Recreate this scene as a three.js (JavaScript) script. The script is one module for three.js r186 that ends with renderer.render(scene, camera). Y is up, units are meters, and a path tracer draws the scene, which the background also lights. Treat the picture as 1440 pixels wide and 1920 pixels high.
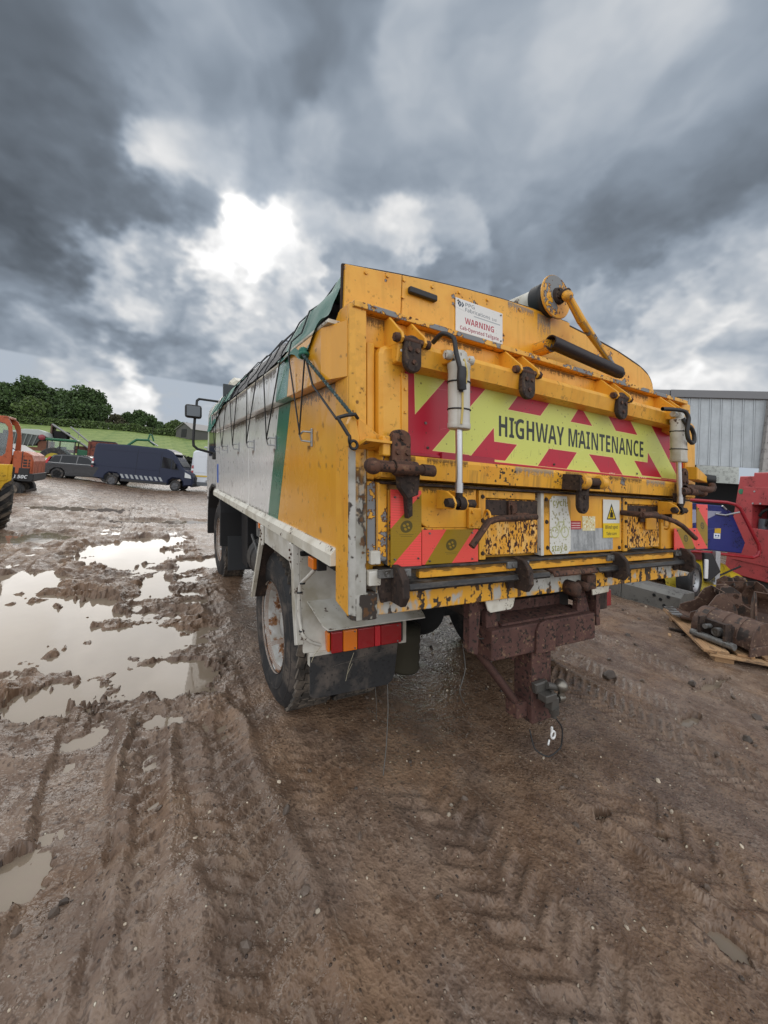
import * as THREE from 'three';
import { RoundedBoxGeometry } from 'three/addons/geometries/RoundedBoxGeometry.js';
import { mergeGeometries } from 'three/addons/utils/BufferGeometryUtils.js';

// ---------------------------------------------------------------- camera, sky, sun, exposure
const scene = new THREE.Scene();
const camera = new THREE.PerspectiveCamera(103.6, 0.75, 0.05, 2000);
camera.position.set(0, 1.36, 0);
camera.quaternion.setFromRotationMatrix(new THREE.Matrix4().set(
  0.8661, -0.0817, -0.4932, 0, 0.0693, 0.9967, -0.0434, 0, 0.4951, 0.0034, 0.8688, 0, 0, 0, 0, 1));
camera.setViewOffset(1440, 1920, 0, 103, 1440, 1920);
camera.updateProjectionMatrix();
const renderer = new THREE.WebGLRenderer({ antialias: true });
renderer.toneMapping = THREE.LinearToneMapping;
renderer.toneMappingExposure = 1.3;
renderer.shadowMap.enabled = true;

const lerp = (a, b, t) => a + (b - a) * t, clamp = (x, a = 0, b = 1) => Math.min(b, Math.max(a, x));
const sstep = (a, b, x) => { const t = clamp((x - a) / (b - a)); return t * t * (3 - 2 * t); };
const lin = (c) => (c <= 0.04045 ? c / 12.92 : ((c + 0.055) / 1.055) ** 2.4);
const rgb = (r, g, b) => new THREE.Color().setRGB(r, g, b);
function rng(seed) { let s = seed | 0; return () => { s = (s + 0x6d2b79f5) | 0; let t = Math.imul(s ^ (s >>> 15), 1 | s); t = (t + Math.imul(t ^ (t >>> 7), 61 | t)) ^ t; return ((t ^ (t >>> 14)) >>> 0) / 4294967296; }; }
function hash(x, y, s) { let h = Math.imul(x | 0, 374761393) + Math.imul(y | 0, 668265263) + Math.imul(s | 0, 1442695041); h = Math.imul(h ^ (h >>> 13), 1274126177); return ((h ^ (h >>> 16)) >>> 0) / 4294967296; }
function vn(x, y, s, p = 0) {                       // value noise, periodic when p > 0
  const x0 = Math.floor(x), y0 = Math.floor(y), fx = x - x0, fy = y - y0;
  const u = fx * fx * fx * (fx * (fx * 6 - 15) + 10), v = fy * fy * fy * (fy * (fy * 6 - 15) + 10);
  const w = p ? (k) => ((k % p) + p) % p : (k) => k;
  const a = w(x0), b = w(x0 + 1), c = w(y0), d = w(y0 + 1);
  return lerp(lerp(hash(a, c, s), hash(b, c, s), u), lerp(hash(a, d, s), hash(b, d, s), u), v);
}
function fbm(x, y, s, oct = 4, p = 0, gain = 0.5) {
  let t = 0, a = 1, n = 0, f = 1;
  for (let i = 0; i < oct; i++) { t += a * vn(x * f, y * f, s + i * 17, p ? p * f : 0); n += a; a *= gain; f *= 2; }
  return t / n;
}
function field(n, p, oct, seed) { const a = new Float32Array(n * n); for (let j = 0; j < n; j++) for (let i = 0; i < n; i++) { let t = 0, w = 0, am = 1; for (let o = 0; o < oct; o++) { t += am * vn((i / n) * p * 2 ** o, (j / n) * p * 2 ** o, seed + o * 13, p * 2 ** o); w += am; am *= 0.55; } a[j * n + i] = t / w; } return a; }
const FN = 512, FA = field(FN, 6, 6, 101), FB = field(FN, 8, 6, 202), FC = field(FN, 32, 4, 303), FD = field(FN, 64, 3, 404);
function smp(F, u, v) { u = (u - Math.floor(u)) * FN; v = (v - Math.floor(v)) * FN; const x = u | 0, y = v | 0, fx = u - x, fy = v - y, x1 = (x + 1) % FN, y1 = (y + 1) % FN; return lerp(lerp(F[y * FN + x], F[y * FN + x1], fx), lerp(F[y1 * FN + x], F[y1 * FN + x1], fx), fy); }
// clouds by azimuth and elevation in degrees (0 = away from the camera down the yard) and how bright each bank is
const banks = [[-16, 39, 103], [-11, 41, 128], [-4, 44, 156], [5, 47, 147], [16, 49, 128], [27, 50, 157], [39, 50, 140], [50, 49, 148], [60, 47, 156], [70, 44, 130],
  [-15, 34, 95], [-11, 36, 112], [-7, 38, 170], [0, 40, 138], [9, 43, 123], [20, 45, 138], [32, 46, 147], [44, 45, 132], [54, 44, 142], [63, 42, 130], [71, 39, 110],
  [-15, 29, 98], [-10, 31, 101], [-4, 33, 200], [1, 35, 168], [9, 37, 143], [17, 39, 157], [25, 40, 137], [33, 40, 137], [44, 40, 132], [55, 38, 126], [63, 36, 115], [71, 34, 105],
  [-14, 23, 92], [-10, 25, 97], [-5, 27, 102], [0, 29, 128], [5, 30, 255], [11, 31, 240], [18, 33, 178], [26, 33, 177], [30, 34, 212], [37, 34, 166], [48, 33, 126], [58, 32, 110], [66, 30, 105], [72, 28, 130],
  [-13, 20, 98], [-10, 21, 172], [-6, 22, 187], [-1, 24, 138], [3, 25, 207], [9, 26, 252], [15, 28, 218], [26, 29, 148], [38, 29, 131], [49, 29, 117], [58, 28, 115], [66, 26, 146], [72, 25, 165],
  [-13, 15, 119], [-9, 16, 168], [-3, 18, 198], [2, 19, 158], [8, 21, 198], [15, 22, 188], [28, 23, 160], [42, 24, 146], [58, 22, 150], [67, 21, 178], [72, 20, 164],
  [-13, 11, 134], [-8, 12, 128], [-2, 13, 118], [2, 14, 154], [9, 15, 170], [15, 16, 174], [30, 14, 165], [48, 15, 170], [64, 17, 180], [71, 16, 188],
  [-13, 7, 150], [-8, 8, 172], [-4, 9, 220], [1, 10, 132], [6, 11, 122], [10, 12, 166], [67, 13, 198], [72, 13, 174], [-12, 4, 160], [-5, 5, 192], [-1, 6, 196], [3, 6, 165], [30, 4, 185], [60, 5, 200],
  [10, 62, 140], [45, 64, 150], [-20, 55, 125], [85, 45, 150], [85, 22, 170], [-30, 35, 115], [-30, 18, 130], [-30, 6, 160], [85, 8, 185], [25, 80, 165]];
const SUN = new THREE.Vector3(0.14, 0.51, -0.85).normalize();
{
  const W = 2048, H = 1024, data = new Float32Array(W * H * 4), D = Math.PI / 180;
  const pts = banks.map(([az, el, v]) => { const e = el * D, a = az * D; return [Math.sin(a) * Math.cos(e), Math.sin(e), -Math.cos(a) * Math.cos(e), v]; });
  for (let j = 0; j < H; j++) for (let i = 0; i < W; i++) {
    const el = ((j + 0.5) / H - 0.5) * Math.PI, th = ((i + 0.5) / W - 0.5) * Math.PI * 2;      // u = atan2(z, x) / 2 pi + 0.5
    const dx = Math.cos(th) * Math.cos(el), dy = Math.sin(el), dz = Math.sin(th) * Math.cos(el), k = (j * W + i) * 4;
    if (dy < -0.03) { data.set([0.1, 0.085, 0.07, 1], k); continue; }
    const yy = Math.max(dy, 0) + 0.14, px = dx / yy, pz = dz / yy, low = sstep(0.72, 0.3, dy);  // a sheet of cloud overhead, heaped clouds low down
    const front = dx * 0.46 - dz * 0.89, b = sstep(0.35, -0.55, front) * sstep(-0.25, 0.2, dy);
    const ax = th * 7, ay = el * 11, mixn = (F, kp, ks, s, g) => { const A = low < 1 ? smp(F, (px * kp + s) / g, (pz * kp) / g) : 0, B = low > 0 ? smp(F, (ax * ks + s) / g, ay * ks / g) : 0; return lerp(A, B, low) - 0.5; };
    const wx = mixn(FA, 1.3, 0.8, 11, 6), wz = mixn(FB, 1.3, 0.8, 23, 8), wy = mixn(FA, 1.3, 0.8, 2.7, 6), fx = mixn(FA, 4.4, 3, 41, 6), fy = mixn(FB, 4.4, 3, 3.3, 8), fz = mixn(FB, 4.4, 3, 47, 8);
    const ex = dx + wx * 0.2 + fx * 0.11, ey = dy + wy * 0.15 + fy * 0.11, ez = dz + wz * 0.2 + fz * 0.11;
    let sw = 1e-5, sv = 1e-5 * 150;
    for (const p of pts) { const d2 = (ex - p[0]) ** 2 + (ey - p[1]) ** 2 + (ez - p[2]) ** 2; if (d2 < 0.03) { const w = Math.exp(-d2 / 0.0017); sw += w; sv += w * p[3]; } }
    let v = sv / sw;
    const c = lerp(smp(FA, (px * 2.2 + wx * 1.5) / 6, (pz * 2.2 + wz * 1.5) / 6), smp(FA, (ax + wx * 2) / 6, (ay + wz * 2) / 6), low) - 0.5, c2 = smp(FB, (px * 0.9 + 3) / 8, pz * 0.9 / 8) - 0.5;
    v *= 1 + c * 0.62 + fx * 0.16; const bil = 1 - Math.abs(2 * lerp(smp(FB, (px * 1.9 + wx * 2) / 8 + 0.3, pz * 1.9 / 8), smp(FB, (ax * 1.1 + wx * 2) / 8 + 0.3, (ay * 1.1 + wz) / 8), low) - 1); v *= 1 + 0.22 * (bil - 0.72); v = 140 + (v - 140) * 1.04 + 20;
    const g = clamp(v, 40, 262) / 255;
    const t = sstep(0.55, 0.95, g), L = [lin(g * lerp(0.91, 1, t)), lin(g * lerp(0.985, 1.0, t)), lin(g * lerp(1.075, 1.0, t))];
    const hot = Math.exp(-((ex - SUN.x) ** 2 + (ey - SUN.y) ** 2 + (ez - SUN.z) ** 2) / 0.012);
    // the unseen sky behind the camera is made brighter to light the lorry back
    const B = 1.82 * (0.9 + c2 * 0.9 + c * 0.5);
    for (let q = 0; q < 3; q++) data[k + q] = lerp(L[q], B * [0.97, 1, 1.04][q], b) * (1 + hot * 0.25) / 1.3;
    if (dy < -0.02) for (let q = 0; q < 3; q++) data[k + q] = [0.1, 0.085, 0.07][q];
    data[k + 3] = 1;
  }
  const sky = new THREE.DataTexture(data, W, H, THREE.RGBAFormat, THREE.FloatType);
  sky.mapping = THREE.EquirectangularReflectionMapping; sky.magFilter = THREE.LinearFilter; sky.minFilter = THREE.LinearFilter; sky.needsUpdate = true;
  scene.background = sky; scene.environment = sky;
}
const sun = new THREE.DirectionalLight(rgb(1, 0.96, 0.9), 1.25);
sun.position.copy(SUN).multiplyScalar(60); sun.castShadow = true; sun.shadow.radius = 105; sun.shadow.mapSize.set(2048, 2048);
Object.assign(sun.shadow.camera, { left: -40, right: 40, top: 40, bottom: -40, near: 1, far: 160 });
scene.add(sun);

// ---------------------------------------------------------------- names, labels, parts
const used = new Set();
const numbered = (n) => { let m = n, i = 0; while (used.has(m)) m = `${n}_${String(++i).padStart(3, '0')}`; used.add(m); return m; };
const partNames = (parent, n) => { const s = new Set(parent.children.map((c) => c.name)); let m = n, i = 0; while (s.has(m)) m = `${n}_${String(++i).padStart(3, '0')}`; return m; };
function tag(o, label, category, group, kind) { if (label) o.userData.label = label; if (category) o.userData.category = category; if (group) o.userData.group = group; if (kind) o.userData.kind = kind; return o; }
function thing(name, label, category, x = 0, y = 0, z = 0, turn = 0, group) {
  const g = new THREE.Group(); g.name = numbered(name); g.position.set(x, y, z); g.rotation.y = turn; scene.add(g);
  return tag(g, label, category, group);
}
function flat(g) { const h = g.index ? g.toNonIndexed() : g; for (const k of Object.keys(h.attributes)) if (!['position', 'normal', 'uv'].includes(k)) h.deleteAttribute(k); if (!h.attributes.uv) h.setAttribute('uv', new THREE.BufferAttribute(new Float32Array(h.attributes.position.count * 2), 2)); return h; }
const join = (gs) => { gs = gs.flat(); return gs.length === 1 ? gs[0] : mergeGeometries(gs.map(flat)); };
let uvShift = 0;
function boxUV(geo) {                                // uv in metres, by the way each vertex faces
  const p = geo.attributes.position, n = geo.attributes.normal, u = new Float32Array(p.count * 2); uvShift += 0.377;
  for (let i = 0; i < p.count; i++) {
    const ax = Math.abs(n.getX(i)), ay = Math.abs(n.getY(i)), az = Math.abs(n.getZ(i));
    if (az >= ax && az >= ay) { u[2 * i] = p.getX(i) + uvShift; u[2 * i + 1] = p.getY(i); }
    else if (ax >= ay) { u[2 * i] = p.getZ(i) + uvShift; u[2 * i + 1] = p.getY(i); }
    else { u[2 * i] = p.getX(i) + uvShift; u[2 * i + 1] = p.getZ(i); }
  }
  geo.setAttribute('uv', new THREE.BufferAttribute(u, 2)); return geo;
}
function mesh(name, geos, mat, parent, keepUV) {
  let g = Array.isArray(geos) ? join(geos) : geos;
  if (!keepUV) boxUV(g);
  const m = new THREE.Mesh(g, mat); m.castShadow = m.receiveShadow = true;
  if (parent) { m.name = partNames(parent, name); parent.add(m); } else { m.name = numbered(name); scene.add(m); }
  return m;
}
// ---------------------------------------------------------------- shapes
const V = (x, y, z) => new THREE.Vector3(x, y, z);
function box(x0, x1, y0, y1, z0, z1, r = 0.004) {
  const w = Math.abs(x1 - x0), h = Math.abs(y1 - y0), d = Math.abs(z1 - z0);
  r = Math.min(r, w * 0.45, h * 0.45, d * 0.45);
  return new RoundedBoxGeometry(w, h, d, 1, r).translate((x0 + x1) / 2, (y0 + y1) / 2, (z0 + z1) / 2);
}
function prism(pts, axis, c0, c1, bevel = 0.003, holes) {   // outline in the plane across axis: 'x' (z, y), 'y' (x, z), 'z' (x, y)
  const s = new THREE.Shape(pts.map((p) => new THREE.Vector2(axis === 'x' ? -p[0] : p[0], axis === 'y' ? -p[1] : p[1])));
  if (holes) for (const h of holes) s.holes.push(new THREE.Path(h.map((p) => new THREE.Vector2(axis === 'x' ? -p[0] : p[0], axis === 'y' ? -p[1] : p[1]))));
  const d = Math.abs(c1 - c0), b = Math.min(bevel, d * 0.4);
  const g = new THREE.ExtrudeGeometry(s, { depth: d - 2 * b, bevelEnabled: b > 0, bevelSize: b, bevelOffset: -b, bevelThickness: b, bevelSegments: 1, curveSegments: 8 });
  g.translate(0, 0, b + Math.min(c0, c1));
  if (axis === 'x') g.rotateY(Math.PI / 2);
  if (axis === 'y') { g.rotateX(-Math.PI / 2); }
  return g;
}
function rod(a, b, r0, r1 = r0, seg = 14) {
  a = V(...a); b = V(...b); const d = b.clone().sub(a), L = d.length();
  const g = new THREE.CylinderGeometry(r1, r0, L, seg); g.applyQuaternion(new THREE.Quaternion().setFromUnitVectors(V(0, 1, 0), d.normalize()));
  return g.translate((a.x + b.x) / 2, (a.y + b.y) / 2, (a.z + b.z) / 2);
}
function pipe(pts, r, seg = 40, rad = 8, closed = false) { return new THREE.TubeGeometry(new THREE.CatmullRomCurve3(pts.map((p) => V(...p)), closed, 'catmullrom', 0.35), seg, r, rad, closed); }
function poly(pts, r, rad = 7) { const gs = []; for (let i = 0; i + 1 < pts.length; i++) gs.push(rod(pts[i], pts[i + 1], r, r, rad)); for (let i = 1; i + 1 < pts.length; i++) gs.push(new THREE.SphereGeometry(r, rad, 5).translate(...pts[i])); return gs; }
function spin(profile, axis, at, seg = 40) {          // profile [radius, along]
  const g = new THREE.LatheGeometry(profile.map((p) => new THREE.Vector2(Math.max(p[0], 1e-4), p[1])), seg);
  if (axis === 'x') g.rotateZ(-Math.PI / 2); if (axis === 'z') g.rotateX(Math.PI / 2);
  return g.translate(...at);
}
function bolt(x, y, z, r = 0.009, axis = 'z', h = 0.006) { const g = new THREE.CylinderGeometry(r * 0.86, r, h, 6); if (axis === 'z') g.rotateX(Math.PI / 2); if (axis === 'x') g.rotateZ(Math.PI / 2); return g.translate(x, y, z); }
function rot(g, ax, ang, o = [0, 0, 0]) { g.translate(-o[0], -o[1], -o[2]); g['rotate' + ax](ang); return g.translate(...o); }
function sheet(fn, nu, nv) {                          // a grid of points fn(u, v) -> [x, y, z]
  const pos = [], uv = [], idx = [];
  for (let j = 0; j <= nv; j++) for (let i = 0; i <= nu; i++) { pos.push(...fn(i / nu, j / nv)); uv.push(i / nu, j / nv); }
  for (let j = 0; j < nv; j++) for (let i = 0; i < nu; i++) { const a = j * (nu + 1) + i, b = a + 1, c = a + nu + 1, d = c + 1; idx.push(a, b, d, a, d, c); }
  const g = new THREE.BufferGeometry(); g.setAttribute('position', new THREE.Float32BufferAttribute(pos, 3)); g.setAttribute('uv', new THREE.Float32BufferAttribute(uv, 2)); g.setIndex(idx); g.computeVertexNormals(); return g;
}
// ---------------------------------------------------------------- materials
function dataTex(a, w, h, srgb) { const t = new THREE.DataTexture(a, w, h, THREE.RGBAFormat); t.wrapS = t.wrapT = THREE.RepeatWrapping; t.magFilter = THREE.LinearFilter; t.minFilter = THREE.LinearFilter; if (srgb) t.colorSpace = THREE.SRGBColorSpace; t.needsUpdate = true; return t; }
const enc = (x) => { x = clamp(x); return Math.round(255 * (x <= 0.0031308 ? x * 12.92 : 1.055 * x ** (1 / 2.4) - 0.055)); };
function bake(n, metres, fn, par = {}) {              // fn(u, v) -> [r, g, b, roughness, height]; a tile of so many metres
  const c = new Uint8Array(n * n * 4), q = new Uint8Array(n * n * 4);
  for (let j = 0; j < n; j++) for (let i = 0; i < n; i++) {
    const o = fn(i / n, j / n), k = (j * n + i) * 4;
    c[k] = enc(o[0]); c[k + 1] = enc(o[1]); c[k + 2] = enc(o[2]); c[k + 3] = 255;
    q[k] = clamp(o[4]) * 255; q[k + 1] = clamp(o[3]) * 255; q[k + 2] = clamp(o[5] || 0) * 255; q[k + 3] = 255;
  }
  const map = dataTex(c, n, n, true), aux = dataTex(q, n, n, false), [mx, my] = Array.isArray(metres) ? metres : [metres, metres];
  for (const t of [map, aux]) t.repeat.set(1 / mx, 1 / my);
  const { bump = 0.002, metal = false, ...rest } = par;
  const P = rest.clearcoat || rest.ior ? THREE.MeshPhysicalMaterial : THREE.MeshStandardMaterial;
  return new P({ map, roughnessMap: aux, roughness: 1, bumpMap: bump ? aux : null, bumpScale: bump, metalnessMap: metal ? aux : null, metalness: metal ? 1 : 0, side: THREE.DoubleSide, ...rest });
}
const mixc = (a, b, t) => [lerp(a[0], b[0], t), lerp(a[1], b[1], t), lerp(a[2], b[2], t), lerp(a[3], b[3], t), lerp(a[4], b[4], t)];
const plain = (r, g, b, rough = 0.6, par = {}) => new (par.clearcoat || par.transmission ? THREE.MeshPhysicalMaterial : THREE.MeshStandardMaterial)({ color: rgb(r, g, b), roughness: rough, side: THREE.DoubleSide, ...par });
const YEL = [0.78, 0.385, 0.035, 0.34, 0.6];
function yellowPaint(chip, rust, grime, par) {
  return bake(1024, 1.4, (u, v) => {
    const a = smp(FA, u, v), b = smp(FB, u * 2, v * 2), c = smp(FC, u, v), d = smp(FD, u * 2, v * 2), s = smp(FC, u * 2 + 0.3, v * 0.25 + a * 0.02);
    let o = mixc(YEL, [0.70, 0.305, 0.022, 0.45, 0.6], clamp((b - 0.4) * 2.2));
    o = mixc(o, [0.33, 0.17, 0.03, 0.7, 0.6], clamp((s - 0.6) * 5) * grime * 0.55);                       // run-off stains
    o = mixc(o, [0.10, 0.055, 0.02, 0.8, 0.55], clamp((d * 0.6 + c * 0.4 - 0.655 + grime * 0.03) * 22) * grime * sstep(0.46, 0.60, smp(FB, u + 0.4, v + 0.2)));   // specks of dirt
    const e = a * 0.55 + b * 0.3 + d * 0.15, t = 0.70 - chip * 0.16;
    o = mixc(o, [0.09, 0.03, 0.012, 0.85, 0.45], sstep(t - 0.012, t, e));                                 // rusty rim of a chip
    o = mixc(o, [0.21, 0.215, 0.22, 0.6, 0.3], sstep(t + 0.006, t + 0.016, e));                           // primer
    const r = smp(FC, u + 0.5, v + 0.1) * 0.45 + d * 0.25 + smp(FB, u + 0.2, v) * 0.3, rt = 0.78 - rust * 0.3;
    o = mixc(o, [0.15, 0.05, 0.015, 0.9, 0.7], sstep(rt - 0.03, rt, r));
    o = mixc(o, [0.035, 0.018, 0.012, 0.9, 0.5], sstep(rt + 0.02, rt + 0.05, r));
    return o;
  }, par);
}
const M = {};
M.yellow = yellowPaint(0.0, -0.15, 0.42, { bump: 0.0012 });
M.yellowWorn = yellowPaint(0.62, 0.16, 1.1, { bump: 0.002 });
M.yellowScuffed = yellowPaint(0.95, 0.25, 0.7, { bump: 0.002 });
M.yellowPlate = yellowPaint(0.30, -0.1, 0.35, { bump: 0.001 });
M.rustyDoor = bake(1024, 0.42, (u, v) => {
  const a = smp(FA, u, v), c = smp(FC, u, v * 0.5), d = smp(FD, u, v * 0.5), b = smp(FB, u * 2, v);
  let o = mixc([0.80, 0.37, 0.03, 0.5, 0.6], [0.85, 0.52, 0.16, 0.5, 0.6], clamp((b - 0.45) * 3));
  const r = c * 0.35 + d * 0.5 + a * 0.25 - 0.08;
  o = mixc(o, [0.22, 0.075, 0.02, 0.9, 0.7], sstep(0.465, 0.50, r)); o = mixc(o, [0.05, 0.022, 0.014, 0.95, 0.5], sstep(0.50, 0.54, r));
  return o;
}, { bump: 0.003 });
const tinted = (m, c) => { const n = m.clone(); n.color = rgb(...c); return n; };
const glossBase = ((col, dirt) => bake(512, 2.0, (u, v) => {
  const c = smp(FC, u, v), d = smp(FD, u, v), s = smp(FB, u * 4, v * 0.5), a = smp(FA, u, v);
  let o = [col[0], col[1], col[2], 0.22 + a * 0.12, 0.5 + 0.12 * smp(FA, u * 0.5, v * 0.5)];
  o = mixc(o, [col[0] * 0.55, col[1] * 0.5, col[2] * 0.45, 0.5, 0.5], clamp((s - 0.55) * 3) * 0.35 * dirt);
  o = mixc(o, [0.12, 0.10, 0.09, 0.7, 0.5], clamp((c * 0.5 + d * 0.5 - 0.66) * 20) * dirt); return o;
}, { bump: 0.0008, clearcoat: 0.6, clearcoatRoughness: 0.12 }))([1, 1, 1], 0.6), glossy = (c) => tinted(glossBase, c);
M.sideYellow = glossy([0.80, 0.37, 0.020], 0.35); M.sideWhite = glossy([0.80, 0.80, 0.77], 0.8); M.sideGreen = glossy([0.012, 0.17, 0.10], 0.3);
const dirtyWhite = (base, spots, par) => bake(512, 1.0, (u, v) => {
  const a = smp(FA, u, v), b = smp(FB, u, v), c = smp(FC, u, v), d = smp(FD, u * 2, v * 2);
  let o = mixc([...base, 0.5, 0.6], [base[0] * 0.62, base[1] * 0.58, base[2] * 0.5, 0.7, 0.6], clamp((b - 0.42) * 2.6));
  o = mixc(o, [0.08, 0.05, 0.035, 0.9, 0.4], sstep(0.64 - spots * 0.06, 0.67 - spots * 0.06, a * 0.45 + c * 0.3 + d * 0.25));
  return o;
}, par);
M.rail = dirtyWhite([0.68, 0.65, 0.56], 0.2, { bump: 0.001 });
M.guard = dirtyWhite([0.60, 0.58, 0.52], 0.35, { bump: 0.0015 });
const stained = (yellowAbove) => bake(1024, 2.0, (u, v) => {        // v in 2 m: worn corner post and sill
  const a = smp(FA, u, v), b = smp(FB, u * 2, v * 2), c = smp(FC, u * 2, v * 0.7), d = smp(FD, u * 2, v * 2), y = v * 2;
  let o = mixc([0.46, 0.45, 0.41, 0.55, 0.6], [0.25, 0.235, 0.19, 0.75, 0.5], clamp((b * 0.7 + c * 0.3 - 0.38) * 3.4));
  const t = yellowAbove ? sstep(1.25, 1.5, y + (a - 0.5) * 0.9 + (c - 0.5) * 0.6) : sstep(0.43, 0.48, a * 0.5 + b * 0.35 + c * 0.15);
  o = mixc(o, [...YEL.slice(0, 3), 0.4, 0.65], t);
  o = mixc(o, [0.045, 0.036, 0.03, 0.9, 0.4], sstep(yellowAbove ? 0.50 : 0.545, yellowAbove ? 0.55 : 0.58, a * 0.3 + c * 0.45 + d * 0.25) * (yellowAbove ? 1 - 0.9 * t : 1));
  o = mixc(o, [0.13, 0.06, 0.02, 0.85, 0.5], sstep(0.60, 0.66, d * 0.5 + c * 0.25 + b * 0.25) * 0.8);
  return o;
}, { bump: 0.002 });
M.post = stained(true); M.sill = stained(false);
const rusty = (lo, hi, speck, par) => bake(512, 0.8, (u, v) => {
  const a = smp(FA, u, v), b = smp(FB, u * 2, v * 2), c = smp(FC, u * 2, v * 2), d = smp(FD, u, v);
  let o = mixc([...lo, 0.85, 0.4], [...hi, 0.75, 0.6], clamp((a * 0.5 + b * 0.5 - 0.35) * 3));
  o = mixc(o, [0.02, 0.013, 0.01, 0.9, 0.3], sstep(0.6, 0.68, c)); o = mixc(o, [0.35, 0.24, 0.13, 0.9, 0.6], sstep(0.66, 0.72, d * 0.7 + b * 0.3) * speck); return o;
}, par);
M.rust = rusty([0.045, 0.022, 0.014], [0.13, 0.055, 0.03], 0.2, { bump: 0.002 });
M.rustDark = rusty([0.022, 0.015, 0.012], [0.06, 0.035, 0.025], 0.15, { bump: 0.002 });
M.primer = rusty([0.070, 0.030, 0.024], [0.105, 0.047, 0.036], 0.35, { bump: 0.0012 });
M.bucket = bake(512, 0.8, (u, v) => { const a = smp(FA, u, v), b = smp(FB, u * 2, v * 2), c = smp(FC, u, v), d = smp(FD, u, v); let o = mixc([0.070, 0.036, 0.024, 0.62, 0.5], [0.135, 0.075, 0.05, 0.7, 0.6], clamp((a * 0.6 + b * 0.4 - 0.38) * 3)); o = mixc(o, [0.22, 0.15, 0.10, 0.85, 0.6], sstep(0.62, 0.7, c * 0.6 + d * 0.4)); return mixc(o, [0.03, 0.02, 0.016, 0.7, 0.4], sstep(0.60, 0.68, smp(FB, u, v))); }, { bump: 0.0008 });
M.rubber = bake(512, 0.7, (u, v) => { const a = smp(FB, u, v), d = smp(FD, u, v); let o = mixc([0.022, 0.022, 0.023, 0.75, 0.5], [0.11, 0.09, 0.075, 0.9, 0.6], clamp((a - 0.48) * 3.2)); return mixc(o, [0.012, 0.012, 0.012, 0.8, 0.3], clamp((d - 0.6) * 4)); }, { bump: 0.001 });
M.tread = bake(512, 0.7, (u, v) => { const a = smp(FB, u, v), d = smp(FD, u, v); return mixc([0.05, 0.045, 0.04, 0.85, 0.5], [0.22, 0.18, 0.14, 0.9, 0.6], clamp((a + d * 0.3 - 0.5) * 2.4)); }, { bump: 0.002 });
M.grease = bake(512, 0.5, (u, v) => { const a = smp(FB, u, v), d = smp(FC, u * 0.5, v * 2); return mixc([0.018, 0.016, 0.015, 0.5, 0.4], [0.085, 0.075, 0.065, 0.7, 0.6], clamp((a * 0.5 + d * 0.5 - 0.47) * 5)); }, { bump: 0.0015 });
M.hitch = plain(0.10, 0.093, 0.083, 0.5, { metalness: 0.4 });
M.black = plain(0.018, 0.018, 0.019, 0.55); M.blackMatt = plain(0.012, 0.012, 0.012, 0.9);
M.steel = bake(512, 0.6, (u, v) => { const a = smp(FB, u, v), d = smp(FD, u, v * 0.5); return mixc([0.20, 0.20, 0.195, 0.45, 0.5], [0.06, 0.05, 0.04, 0.8, 0.4], clamp((a * 0.7 + d * 0.3 - 0.42) * 4)); }, { bump: 0.001, metalness: 0.3 });
M.galv = plain(0.42, 0.43, 0.44, 0.42, { metalness: 0.6 }); M.ball = plain(0.22, 0.20, 0.17, 0.35, { metalness: 0.8 }); M.chrome = plain(0.62, 0.62, 0.62, 0.28, { metalness: 0.9 });
M.ram = dirtyWhite([0.58, 0.56, 0.50], 0.5, { bump: 0.0008 });
M.rim = bake(512, 0.6, (u, v) => { const a = smp(FA, u, v), c = smp(FC, u, v); let o = mixc([0.50, 0.50, 0.48, 0.5, 0.6], [0.36, 0.34, 0.30, 0.65, 0.6], clamp((smp(FB, u, v) - 0.4) * 3)); o = mixc(o, [0.22, 0.10, 0.04, 0.9, 0.5], sstep(0.44, 0.54, a * 0.7 + c * 0.3)); return mixc(o, [0.09, 0.035, 0.016, 0.9, 0.4], sstep(0.58, 0.64, a * 0.6 + c * 0.4)); }, { bump: 0.001 });
const sheetBase = ((c) => bake(512, 0.9, (u, v) => { const a = smp(FA, u, v), f = smp(FD, u * 4, v * 4), l = 0.8 + 0.3 * smp(FB, u, v); return [c[0] * l, c[1] * l, c[2] * l, 0.5 + 0.2 * a, 0.4 * a + 0.5 * f]; }, { bump: 0.002 }))([0.9, 0.9, 0.9]), sheetMat = (c) => tinted(sheetBase, c);
M.tarpGreen = sheetMat([0.02, 0.18, 0.125]); M.tarpRear = sheetMat([0.05, 0.17, 0.135]); M.tarpDark = sheetMat([0.022, 0.022, 0.028]);
M.rope = bake(128, 0.05, (u, v) => { const s = Math.sin((u + v) * Math.PI * 4) * 0.5 + 0.5; return mixc([0.02, 0.06, 0.06, 0.9, 0.1], [0.16, 0.24, 0.24, 0.8, 1], s); }, { bump: 0.002 });
M.cord = plain(0.02, 0.02, 0.022, 0.6);
M.glass = new THREE.MeshPhysicalMaterial({ color: rgb(0.012, 0.014, 0.017), roughness: 0.08, ior: 1.3, side: THREE.DoubleSide });
M.clearGlass = plain(0.85, 0.9, 0.9, 0.03, { transmission: 0.92, ior: 1.45, thickness: 0 });
M.redLens = plain(0.30, 0.008, 0.012, 0.2, { clearcoat: 0.6 }); M.redBright = plain(0.55, 0.02, 0.03, 0.2, { clearcoat: 0.6 }); M.amber = plain(0.75, 0.19, 0.01, 0.2, { clearcoat: 0.6 });
M.white = plain(0.72, 0.72, 0.70, 0.45); M.beige = plain(0.52, 0.49, 0.40, 0.5);
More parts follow.
